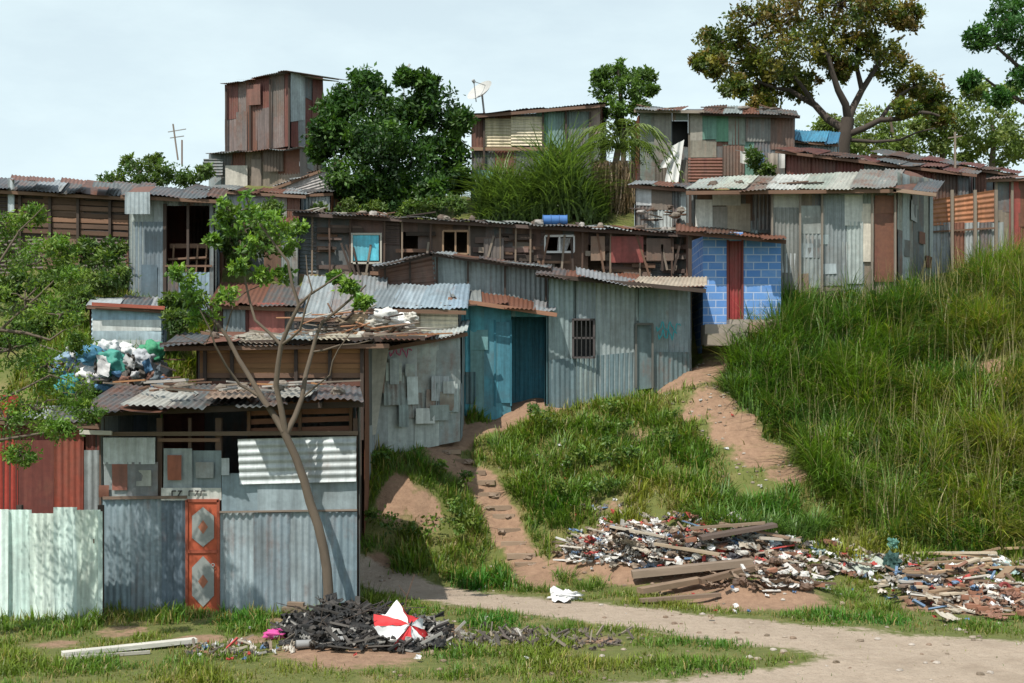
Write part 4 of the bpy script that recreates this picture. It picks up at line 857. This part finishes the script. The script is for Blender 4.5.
lobes=[(W(px,py,dd+U(-.4,.4)),PXR(r,dd)) for px,py,r,dd in [(115,180,14,40),(140,172,16,40),(165,175,16,40),(190,178,14,40),(205,172,8,41),(150,182,14,39.5),(128,162,8,41),(155,160,7,42),(752,158,12,41),(765,170,10,41),(103,262,16,30.5),(112,248,14,30.8),(100,282,16,30),(118,275,14,30),(85,250,14,31),(70,270,16,30.5),(45,285,18,30),(20,280,18,30),(0,290,18,30),(75,300,16,29.5),(50,320,18,29),(20,330,18,29),(-10,340,20,29),(60,345,14,28),(30,365,16,27.5),(245,230,18,33),(270,215,16,34),(228,215,14,33.5),(225,245,15,32.5),(240,262,12,32),(265,245,16,32.5),(430,205,14,38.3),(455,205,12,38.2),(410,210,10,38.2),(320,212,10,37.5),(350,208,12,38.5),(375,210,12,38.5),(175,320,14,27.5),(190,300,14,28),(172,300,12,28.2)]]
crown(lm,bm,lobes,18,38,.15,[(.08,.14,.025),(.055,.11,.02),(.11,.17,.03)],BKC,.45)
b.done()
def frond(lm,base,dr,L,colr,lift=.5,leafL=.55,n=22):
    dr=Vector(dr).normalized(); side=dr.cross(Vector((0,0,1))).normalized(); pts=[]
    for i in range(n+1):
        t=i/n; pts.append(Vector(base)+dr*L*t*.9+Vector((0,0,L*(lift*t-1.0*lift*t*t*1.4))))
    tube(lm,pts[::3],[.025*(1-i/ (len(pts[::3])+1)) +.004 for i in range(len(pts[::3]))],colr,4)
    V=[];Fq=[]
    for i in range(2,n):
        t=i/n; l=leafL*math.sin(math.pi*min(1,t*.85+.15))*U(.8,1.1)
        for sg in (-1,1):
            d_=(side*sg+dr*.7+Vector((0,0,-.55+U(-.15,.15)))).normalized(); a=pts[i]; w=dr*.022
            m=a+d_*l*.5+Vector((0,0,.04)); e=a+d_*l+Vector((0,0,-.1*l)); k=len(V)
            V+=[a-w,a+w,m+w*1.3,m-w*1.3,e+w*.2,e-w*.2]; Fq+=[[k,k+1,k+2,k+3],[k+3,k+2,k+4,k+5]]
    lm.add(V,Fq,colr)
b=Bld('palm_tree'); bm=b.g('trunk',M_BARK,True); lm=b.g('fronds',M_LEAF); d=40.2
limb(bm,[(612,212),(614,180),(618,150)],.14,.11,(.13,.1,.07),d)
for i in range(14):
    a=i*math.pi*2/14+U(-.2,.2); frond(lm,W(618,150,d),(math.cos(a),math.sin(a)*.8,0),U(1.5,2.2),col((.11,.17,.04,1),.3)[:3],U(.5,1.5),.5)
for i in range(7): frond(lm,W(620,148,d),(U(-.6,.6),U(-.4,.1),0),U(1.8,2.6),col((.15,.20,.06,1),.2)[:3],U(1.4,2.4))
n=700; P=np.array([W(U(592,634),U(160,182),d-U(.3,.9)) for _ in range(n)])
blades(lm,P,-rng.uniform(.6,1.8,n),np.full(n,.05),rng.uniform(0,6.28,n),rng.uniform(0,.3,n),np.array([.28,.20,.12])*rng.uniform(.5,1.2,(n,1)))
b.done()
b=Bld('slender_leafy_tree'); bm=b.g('trunk',M_BARK,True); lm=b.g('foliage',M_LEAF); d=43.5
limb(bm,[(622,200),(624,140),(620,90),(618,70)],.11,.05,BKC,d)
lobes=[(W(px,py,d+U(-.5,.5)),PXR(r,d)) for px,py,r in [(618,72,15),(605,90,14),(632,88,18),(642,76,12),(600,75,8),(615,108,16),(640,108,12),(600,115,10),(625,128,14),(650,90,7)]]
crown(lm,bm,lobes,24,34,.17,[(.07,.14,.02),(.10,.18,.03)],BKC,.5); b.done()
mb=MB(); n=5200; px=rng.uniform(478,606,n); dd=rng.uniform(38.6,40.2,n); xx=(px-512)/F*dd; zz=bil(HH,xx,dd)
cl=np.array([noise.noise(Vector((a*.9,b_*1.2,8))) for a,b_ in zip(xx,dd)])
ht=(.9+1.1*np.clip(np.sin((px-478)/128*np.pi),.2,1))*(1+.9*cl); hj=rng.uniform(0,.9,n)
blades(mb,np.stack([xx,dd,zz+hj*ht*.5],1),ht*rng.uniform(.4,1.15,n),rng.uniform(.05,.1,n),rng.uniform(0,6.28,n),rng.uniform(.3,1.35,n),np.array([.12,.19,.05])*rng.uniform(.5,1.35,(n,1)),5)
mb.make('cane_thicket',M_GRASS)

# --- grasses
def scatter(n,x0,x1,y0,y1):
    return rng.uniform(x0,x1,n),rng.uniform(y0,y1,n)
vn=np.vectorize(lambda x,y,s,o:noise.noise(Vector((x*s,y*s,o))))
mb=MB(); x,y=scatter(400000,-11,13,13.5,31.5)
vis=np.abs(x/y)<.47
x,y=x[vis],y[vis]
m=np.maximum(bil(RM,x,y),bil(PM,x,y)); ex=bil(EX,x,y)
nn=vn(x,y,1.1,5.)+.5*vn(x,y,3.5,9.)
keep=(rng.uniform(0,1,len(x))>np.clip(m*1.7-.1-nn*.4,0,1)*.99)&(ex<.2)&(rng.uniform(-.35,.5,len(x))<nn+.28)
x,y,nn=x[keep],y[keep],nn[keep]; z=bil(HH,x,y); n=len(x); m=m[keep]
L=np.clip(.05+.11*(nn+.4),.03,.3)*rng.uniform(.5,1.7,n)*np.where(y>22.8,2.4,1.0)*np.where((x<-2.4)&(y>18.8)&(y<21),1.8,1)*(1-.6*np.clip(m,0,1))
cg=np.array([.145,.235,.024])[None,:]*rng.uniform(.5,1.25,(n,1)); hue=vn(x,y,.5,44.)[:,None]; cg=cg*(1+np.array([.9,.15,.3])*hue)
dry=(rng.uniform(0,1,n)<.14)|((nn<0)&(rng.uniform(0,1,n)<.35)); cg[dry]=np.array([.32,.27,.09])*rng.uniform(.6,1.2,(dry.sum(),1))
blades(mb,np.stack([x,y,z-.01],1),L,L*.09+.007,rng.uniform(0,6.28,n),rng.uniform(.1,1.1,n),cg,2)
print('turf',n)
mb.make('grass',M_GRASS)
# tall shaggy grass
mb=MB(); x,y=scatter(230000,4.5,16,22.5,37); k=inpoly(x,y,tall); x,y=x[k],y[k]; ex=bil(EX,x,y); m=bil(RM,x,y)
nn=vn(x,y,.8,2.)+.7*vn(x,y,1.9,7.)+.6*vn(x,y,4.2,1.); k=(ex<.1)&(rng.uniform(-.5,.5,len(x))<nn+.12-m*.9); x,y,nn=x[k],y[k],nn[k]; z=bil(HH,x,y); n=len(x); print('tall',n)
L=(.28+1.0*np.clip(nn+.3,0,1.15))*rng.uniform(.35,1.35,n)
sp=vn(x,y,.55,20.); pxx=x/y*F+512
g1=np.array([.155,.26,.024]); g2=np.array([.08,.17,.03]); g3=np.array([.25,.29,.04])
wgt=np.clip(sp*3+.5,0,1)[:,None]; cg=g1*wgt+g2*(1-wgt)
yl_=np.clip((pxx-840)/160,0,1)*np.clip((33-y)/4,0,1); yl_=(rng.uniform(0,1,n)<yl_*.75)[:,None]; cg=np.where(yl_,g3,cg)*rng.uniform(.45,1.3,(n,1))
dr_=(rng.uniform(0,1,n)<.07+.2*np.clip((pxx-880)/120,0,1)); cg[dr_]=np.array([.34,.29,.12])*rng.uniform(.6,1.2,(dr_.sum(),1))
az=4.3+3.5*vn(x,y,1.3,31.)+rng.normal(0,.9,n)
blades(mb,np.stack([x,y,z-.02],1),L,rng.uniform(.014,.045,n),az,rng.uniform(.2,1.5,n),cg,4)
ns=1500; x2,y2=scatter(ns*2,5,16,23,36.5); k=inpoly(x2,y2,tall)&(bil(EX,x2,y2)<.1); x2,y2=x2[k],y2[k]; ns=len(x2); z2=bil(HH,x2,y2)
blades(mb,np.stack([x2,y2,z2],1),rng.uniform(.8,1.7,ns),np.full(ns,.018),rng.uniform(0,6.28,ns),rng.uniform(.05,.5,ns),np.array([.36,.31,.15])*rng.uniform(.6,1.2,(ns,1)),3)
mb.make('tall_grass',M_GRASS)
mb=MB()
def tuft(px,py,r,n,l,cc=(.13,.235,.035),w=.035):
    g=G(px,py); a=rng.uniform(0,6.28,n); rr=r*np.sqrt(rng.uniform(0,1,n)); x=g.x+rr*np.cos(a); y=g.y+rr*np.sin(a)*.8
    k=(bil(RM,x,y)<.6)&(bil(PM,x,y)<.5)&(bil(EX,x,y)<.3); x,y,a=x[k],y[k],a[k]; n=len(x)
    if n<2: return
    z=bil(HH,x,y)
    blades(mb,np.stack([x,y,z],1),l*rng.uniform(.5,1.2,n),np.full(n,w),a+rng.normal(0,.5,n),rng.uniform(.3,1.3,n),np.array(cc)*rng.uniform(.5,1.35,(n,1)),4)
for px,py,r in [(705,522,.4),(735,528,.45),(765,533,.45),(795,538,.4),(815,530,.3),(750,510,.35),(720,505,.3),(780,515,.35)]: tuft(px,py,r,170,.62,(.12,.22,.045))
for px,py,r in [(520,490,.35),(545,500,.35),(515,465,.35),(570,495,.3),(560,455,.4),(600,435,.4),(580,430,.35),(530,440,.35),(620,450,.35),(640,470,.35),(655,480,.3),(500,450,.3),(590,460,.35),(540,470,.4),(610,490,.35),(670,450,.35),(660,425,.3),(690,490,.35),(560,520,.35)]: tuft(px,py,r,140,.5,(.14,.245,.035),.028)
for i in range(70):
    px=U(735,1035); py=U(296,530)
    if px<820 and py>420: continue
    tuft(px,py,U(.25,.6),150,U(.6,1.35),random.choice([(.11,.21,.03),(.15,.26,.03),(.08,.17,.03),(.2,.26,.04)]),U(.02,.05))
for px,py,r in [(775,340,.6),(800,345,.6),(830,335,.7),(770,370,.5),(850,330,.6),(810,320,.6),(755,372,.4),(765,395,.5),(840,360,.6),(800,375,.6)]: tuft(px,py,r,200,1.15,(.095,.19,.03),.045)
for i in range(30): tuft(U(100,357),618,.15,30,.22,(.13,.23,.03),.015)
for i in range(12): tuft(U(0,102),630,.12,30,.22,(.13,.23,.03),.015)
for px,py in [(380,555),(400,560),(440,565),(470,560),(500,575),(530,590),(380,480),(395,470),(410,474),(430,470),(445,480),(440,490),(365,500),(560,580),(590,590),(620,575),(525,540),(470,520),(455,500),(850,600),(880,610),(920,605),(370,600),(400,478),(420,482),(385,488)]: tuft(px,py,.3,100,.32,(.13,.225,.03),.018)
mb.make('grass_tufts',M_GRASS)
# broad-leaved weeds
lm=MB(); lobes=[]
for i in range(75):
    px,py=random.choice([(U(760,1024),U(300,530)),(U(500,700),U(420,510)),(U(365,470),U(470,560)),(U(840,1024),U(460,545))])
    g=G(px,py)
    if H(g.x,g.y)>0 and bil(RM,np.array([g.x]),np.array([g.y]))[0]<.5: lobes.append((g+Vector((0,0,U(.15,.5))),U(.12,.32)))
crown(lm,lm,lobes,9,16,.09,[(.07,.14,.025),(.11,.2,.03),(.16,.22,.04)],BKC,.6,sub=.5,twig=False)
lm.make('broad_leaved_weeds',M_LEAF)

# ------------------------------------------------------------------ rubbish
PALD=[(.24,.17,.12),(.18,.12,.08),(.48,.46,.42),(.72,.72,.71),(.78,.78,.78),(.3,.28,.25),(.24,.12,.08),(.12,.10,.08),(.08,.07,.07),(.38,.33,.26),(.14,.22,.34),(.22,.2,.18),(.25,.19,.14),(.2,.15,.11),(.45,.07,.06),(.6,.55,.48)]
def rubbish(b,n,xc,yc,rx,ry,sz=1,pal=PALD,stack=.25,brick=.03,wd=.36):
    pl=b.g('boards',M_WOOD); sh=b.g('scraps',M_PLAIN)
    for i in range(n):
        a=U(0,6.28); r=math.sqrt(R()); px=xc+rx*r*math.cos(a); py=yc+ry*r*math.sin(a); g=G(px,py); up=U(0,stack)*(1-r*.7)
        p=g+Vector((0,0,up+.03)); c=random.choice(pal); q=R()
        if q<brick:
            an=U(0,3.14); beam(pl,p,p+Vector((math.cos(an)*.22,math.sin(an)*.22,U(-.03,.05))),.11,.07,(.28,.13,.08))
        elif q<wd:
            if max(c)>.65: c=(.4,.35,.28)
            an=U(0,3.14); l=U(.12,.7)*sz; beam(pl,p,p+Vector((math.cos(an)*l,math.sin(an)*l,U(-.1,.15))),U(.02,.11)*sz,U(.012,.04),c,(U(-.5,.5),U(-.5,.5),1))
        elif q<.78:
            an=U(0,3.14); u=Vector((math.cos(an),math.sin(an),U(-.3,.3)))*U(.06,.34)*sz; v=Vector((-math.sin(an),math.cos(an),U(-.2,.7)))*U(.05,.26)*sz; nn=u.cross(v).normalized()
            sheetq(sh,p,p+u,p+u+v,p+v,nn,c,'f',crump=.02)
        else: blob(sh,p,U(.03,.12)*sz,U(.03,.12)*sz,U(.02,.08)*sz,c,nz=.35,n=3)
b=Bld('rubbish_heap')
rubbish(b,540,695,556,118,21,wd=.28); rubbish(b,240,640,545,75,16,.8,wd=.2); rubbish(b,170,770,580,60,18,pal=[(.16,.10,.07),(.13,.085,.06),(.24,.17,.12),(.6,.58,.55)]); rubbish(b,120,600,556,40,12,.8,pal=[(.75,.75,.74),(.45,.4,.35),(.25,.18,.13),(.65,.65,.63)],stack=.1,wd=.2); rubbish(b,120,690,532,70,12,.7,wd=.2); rubbish(b,50,610,512,40,20,.5,stack=.02,wd=.2); rubbish(b,60,820,560,40,14,.7,wd=.2)
pl=b.g('boards')
def plank(px0,py0,px1,py1,w,t,c,up=.12): beam(pl,G(px0,py0)+Vector((0,0,up)),G(px1,py1)+Vector((0,0,up*1.1)),w,t,c)
plank(632,586,752,574,.28,.13,(.25,.19,.14),.2); plank(640,598,700,588,.2,.1,(.26,.18,.12),.13); plank(700,592,760,578,.18,.1,(.18,.12,.08),.18)
plank(700,560,775,548,.35,.07,(.11,.08,.065),.4); plank(690,548,765,546,.12,.05,(.22,.16,.11),.38); plank(640,604,720,600,.12,.06,(.2,.14,.1),.06); plank(655,560,720,575,.15,.05,(.34,.27,.19),.3); plank(760,555,800,560,.1,.05,(.42,.38,.32),.3)
plank(610,540,665,552,.1,.04,(.4,.35,.28),.2); plank(720,540,790,560,.14,.04,(.25,.17,.12),.34)
for px,py,r,c in [(690,545,.12,(.45,.05,.04)),(655,548,.16,(.75,.75,.75)),(820,560,.12,(.25,.33,.38)),(862,500,.17,(.75,.75,.74)),(712,538,.13,(.72,.72,.7)),(633,530,.12,(.7,.68,.65)),(655,530,.12,(.6,.58,.55)),(775,548,.12,(.35,.48,.55)),(672,590,.08,(.6,.6,.6)),(735,565,.13,(.05,.05,.06)),(600,560,.1,(.7,.7,.7)),(790,545,.12,(.7,.7,.7)),(720,556,.1,(.5,.06,.05))]:
    blob(b.g('scraps'),G(px,py)+Vector((0,0,.1)),r,r*.8,r*.6,c,nz=.4,n=6,fr=2.4)
b.done()
b=Bld('timber_and_brick_heap')
rubbish(b,340,975,588,95,28,.85,wd=.3); rubbish(b,110,1005,608,40,16,.8,pal=[(.26,.13,.09),(.22,.12,.08),(.3,.18,.12),(.34,.3,.26)],brick=.3); rubbish(b,110,880,572,50,13,.8,wd=.25)
pl=b.g('boards')
for i in range(40):
    px=U(880,1040); py=U(560,612); g=G(px,py); an=U(-.5,1.2); l=U(.5,1.7); beam(pl,g+Vector((0,0,U(.05,.25))),g+Vector((math.cos(an)*l,math.sin(an)*l*.6,U(.05,.3))),U(.05,.16),.035,random.choice([(.40,.28,.17),(.27,.18,.11),(.48,.40,.30),(.17,.12,.09),(.45,.43,.4)]))
sh=b.g('scraps')
for px,py,c,sc in [(860,580,(.40,.44,.38),1),(835,576,(.46,.46,.42),.7),(990,572,(.6,.62,.61),.8),(905,570,(.45,.43,.38),.6),(945,625,(.46,.42,.35),.6),(1005,580,(.32,.45,.46),.7)]:
    g=G(px,py)+Vector((0,0,.1)); an=U(-.4,.6); u=Vector((.6*math.cos(an),.6*math.sin(an),U(-.05,.15)))*sc; v=Vector((-.2,.45,U(.1,.25)))*sc; sheetq(sh,g,g+u,g+u+v,g+v,u.cross(v).normalized(),c,'v',.1,.012,wob=.04)
blob(sh,G(892,575)+Vector((0,0,.2)),.16,.13,.17,(.03,.08,.07),n=7,nz=.35,fr=2.4); blob(sh,G(893,558)+Vector((0,0,.25)),.1,.1,.1,(.1,.24,.2),n=6,nz=.35); blob(sh,G(905,590)+Vector((0,0,.12)),.1,.1,.1,(.08,.18,.3),n=6,nz=.35)
torus(sh,G(1005,600)+Vector((0,0,.2)),.09,.03,(.2,.03,.03),N=(.2,-1,.3))
b.done()
b=Bld('burnt_rubbish_heap'); DK=[(.02,.02,.02),(.035,.03,.028),(.05,.045,.04),(.015,.015,.015),(.10,.09,.08),(.28,.27,.25)]
rubbish(b,620,365,637,85,18,.75,DK,.2,0); rubbish(b,300,345,629,52,11,.8,DK[:4],.42,0); rubbish(b,230,450,640,100,11,.4,[(.05,.04,.035),(.35,.33,.3),(.12,.1,.08),(.08,.07,.06)],.04,0); rubbish(b,90,240,652,60,8,.4,PALD,.04,0); rubbish(b,120,560,642,80,10,.35,[(.1,.08,.07),(.2,.17,.13)],.02,0)
mb=b.g('ash',M_PLAIN,True)
for i in range(24): blob(mb,G(350+U(-60,60),634+U(-9,10))+Vector((0,0,U(-.05,.14))),U(.12,.3),U(.12,.26),U(.06,.15),random.choice(DK[:4]),nz=.4,n=7,fr=3)
torus(mb,G(320,636)+Vector((0,0,.14)),.22,.06,(.02,.02,.022),N=(-.3,-.3,.9))
for px,py,c in ((332,648,(.35,.36,.36)),(296,652,(.3,.3,.3))):
    g=G(px,py)+Vector((0,0,.09)); tube(mb,[g,g+Vector((.2,.05,0))],[.06,.06],c,10); blob(mb,g,.01,.058,.058,(.1,.1,.1),nz=0,n=3)
blob(mb,G(275,640)+Vector((0,0,.07)),.16,.12,.07,(.65,.08,.32),n=6,nz=.35,fr=2.4)
for i in range(30):
    g=G(U(300,420),U(622,645))+Vector((0,0,.1)); tube(mb,[g,g+Vector((U(-.2,.2),0,U(.1,.25))),g+Vector((U(-.5,.5),U(-.2,.2),U(.1,.4)))],[.01,.008,.005],(.06,.045,.035),4)
b.done()
# umbrella: broken canopy lying on the heap
b=Bld('striped_umbrella'); cv=b.g('canopy',M_PLAIN,True); c=G(404,646)+Vector((0,.12,.14)); ax=Vector((.42,-.50,.76)).normalized(); s_=ax.cross(Vector((0,0,1))).normalized(); u_=s_.cross(ax).normalized()
Rr=.60
jr=[U(.72,1.1) for _ in range(9)]; jh=[U(-.12,.12) for _ in range(9)]; jr[8]=jr[0]; jh[8]=jh[0]
for k in range(8):
    cc=(.60,.03,.035) if k%2==0 else (.78,.78,.78); v=[];ni=8;nj=8
    for i in range(ni+1):
        for j in range(nj+1):
            t=i/ni; s=j/nj; a=(k+s)*math.pi/4+.25; scal=1-.18*math.sin(math.pi*s)*t**2
            J=jr[k]*(1-s)+jr[k+1]*s; rr=Rr*t*scal*J; h=.20*(1-t**1.5)-.10*math.sin(math.pi*s)*t+(jh[k]*(1-s)+jh[k+1]*s)*t*t+.05*noise.noise(Vector((k*3+s*4,t*5,1)))
            v.append(c+(s_*math.cos(a)+u_*math.sin(a))*rr+ax*h)
    cv.add(v,gridfaces(nj,ni),cc)
    a=k*math.pi/4+.25; rb=b.g('ribs',M_PLAIN); beam(rb,c+ax*.18,c+(s_*math.cos(a)+u_*math.sin(a))*Rr*jr[k]*.98+ax*jh[k],.01,.01,(.2,.2,.2))
sf=b.g('shaft',M_PLAIN,True); tube(sf,[c+ax*.27,c-ax*.2],[.009,.009],(.1,.1,.1),6); tube(sf,[c+ax*.20,c+ax*.28],[.018,.01],(.05,.05,.05),6)
b.done()
b=Bld('charred_debris'); rubbish(b,70,405,650,34,5,.6,DK,.06,0); b.done()
mb=MB(); tube(mb,[G(402,625),G(402,625)+Vector((.08,0,.45)),G(402,625)+Vector((.2,0,.8))],[.012,.01,.006],(.1,.06,.04),5); tube(mb,[G(402,625)+Vector((.08,0,.45)),G(402,625)+Vector((-.05,0,.62))],[.008,.004],(.1,.06,.04),5); mb.make('dry_stick',M_BARK)
mb=MB(); beam(mb,G(62,659)+Vector((0,0,.05)),G(196,645)+Vector((0,0,.07)),.16,.06,(.6,.58,.52)); beam(mb,G(66,661)+Vector((0,0,.02)),G(150,655)+Vector((0,0,.03)),.05,.04,(.4,.38,.33)); mb.make('white_plank',M_WOOD)
mb=MB(); blob(mb,G(566,600)+Vector((0,0,.07)),.26,.14,.08,(.78,.78,.78),nz=.4,n=10,fr=2.8); sheetq(mb,G(552,603)+Vector((0,0,.05)),G(570,604)+Vector((0,0,.05)),G(572,597)+Vector((0,0,.12)),G(550,597)+Vector((0,0,.14)),(0,0,1),(.75,.75,.75),'f',crump=.03); mb.make('plastic_bag',M_PLAIN,True)
mb=MB(); g=G(298,612); beam(mb,g+Vector((-.2,-.3,.07)),g+Vector((.2,-.3,.08)),.2,.13,(.2,.15,.11)); beam(mb,g+Vector((-.12,-.28,.18)),g+Vector((.15,-.3,.17)),.12,.07,(.24,.17,.12)); mb.make('broken_blocks',M_PLAIN)
mb=MB()
for px,py in [(527,566),(521,556),(516,545),(510,532),(504,520),(498,508),(490,495),(484,484),(476,474),(462,464),(448,452)]:
    g=G(px,py); beam(mb,g+Vector((-U(.2,.32),0,-.01)),g+Vector((U(.2,.32),U(-.06,.06),.0)),U(.12,.2),.10,random.choice([(.27,.19,.13),(.32,.23,.16),(.23,.16,.11)])); blob(mb,g+Vector((U(-.25,.25),-.05,-.02)),U(.08,.14),.1,.06,(.25,.18,.13),nz=.3,n=4)
mb.make('footpath_steps',M_PLAIN)
mb=MB()
for i in range(460):
    q=R()
    if q<.5: px,py=U(370,1020),U(560,682)
    elif q<.8: px,py=U(690,800),U(385,490)
    else: px,py=U(560,730),U(360,410)
    g=G(px,py)
    s=U(.012,.045); blob(mb,g+Vector((0,0,s*.2)),s*1.2,s,s*.7,random.choice([(.34,.28,.22),(.24,.17,.12),(.42,.37,.32),(.18,.14,.1)]),nz=.2,n=2)
mb.make('loose_stones',M_PLAIN)
b=Bld('scattered_litter'); sh=b.g('scraps',M_PLAIN)
for i in range(110):
    px,py=random.choice([(U(560,800),U(500,580)),(U(200,560),U(620,665)),(U(700,1000),U(580,630)),(U(480,760),U(395,490)),(U(600,860),U(500,600))]); g=G(px,py)+Vector((0,0,.05)); u=Vector((U(.02,.09),U(-.05,.05),U(-.02,.02))); v=Vector((U(-.03,.03),U(.02,.08),U(0,.05)))
    sheetq(sh,g,g+u,g+u+v,g+v,u.cross(v).normalized(),random.choice([(.7,.7,.7),(.5,.5,.48),(.75,.75,.75),(.12,.22,.4),(.35,.28,.2),(.45,.06,.05)]),'f',crump=.012)
b.done()

# ------------------------------------------------------------------ light, sky, camera
el=math.radians(55); azv=math.radians(-150)
sd=Vector((math.sin(azv)*math.cos(el),math.cos(azv)*math.cos(el),math.sin(el)))
sl=bpy.data.lights.new('sun','SUN'); sl.energy=5.0; sl.angle=math.radians(.5); sl.color=(1,.95,.86)
so=bpy.data.objects.new('sun',sl); scene.collection.objects.link(so); so.rotation_euler=(-sd).to_track_quat('-Z','Y').to_euler(); so.location=sd*80
w=bpy.data.worlds.new('World'); scene.world=w; w.use_nodes=True; nt=w.node_tree; nt.nodes.clear()
sk=nt.nodes.new('ShaderNodeTexSky'); sk.sky_type='NISHITA'; sk.sun_disc=False; sk.sun_elevation=el; sk.sun_rotation=azv; sk.dust_density=1.5; sk.air_density=1.0
tc=nt.nodes.new('ShaderNodeTexCoord'); sp_=nt.nodes.new('ShaderNodeSeparateXYZ'); nt.links.new(tc.outputs['Generated'],sp_.inputs[0])
nzz=nz(nt,tc.outputs['Generated'],2.6,8,.6,(1,1,3.0))
fac=mth(nt,'MULTIPLY',mth(nt,'SUBTRACT',nzz,.44),3.0,clamp=True)
fac=mth(nt,'ADD',mth(nt,'MULTIPLY',fac,.28),.76,clamp=True)
fac=mth(nt,'MULTIPLY',fac,mth(nt,'SUBTRACT',1.0,mth(nt,'MULTIPLY',mth(nt,'POWER',mth(nt,'MAXIMUM',sp_.outputs[2],0.0),1.4),.85)),clamp=True)
cl=mixc(nt,fac,sk.outputs[0],(8.4,9.9,10.1))
bg=nt.nodes.new('ShaderNodeBackground'); nt.links.new(cl,bg.inputs[0]); bg.inputs[1].default_value=.115
o=nt.nodes.new('ShaderNodeOutputWorld'); nt.links.new(bg.outputs[0],o.inputs[0])
cam=bpy.data.cameras.new('camera'); co=bpy.data.objects.new('camera',cam); scene.collection.objects.link(co)
co.location=(0,0,CH); co.rotation_euler=(math.radians(90),0,0); cam.sensor_width=36; cam.lens=36*F/1024; cam.shift_y=(HY-341.5)/1024; cam.clip_end=5000; cam.clip_start=.1
scene.camera=co
scene.view_settings.view_transform='Standard'; scene.view_settings.look='None'; scene.view_settings.exposure=0
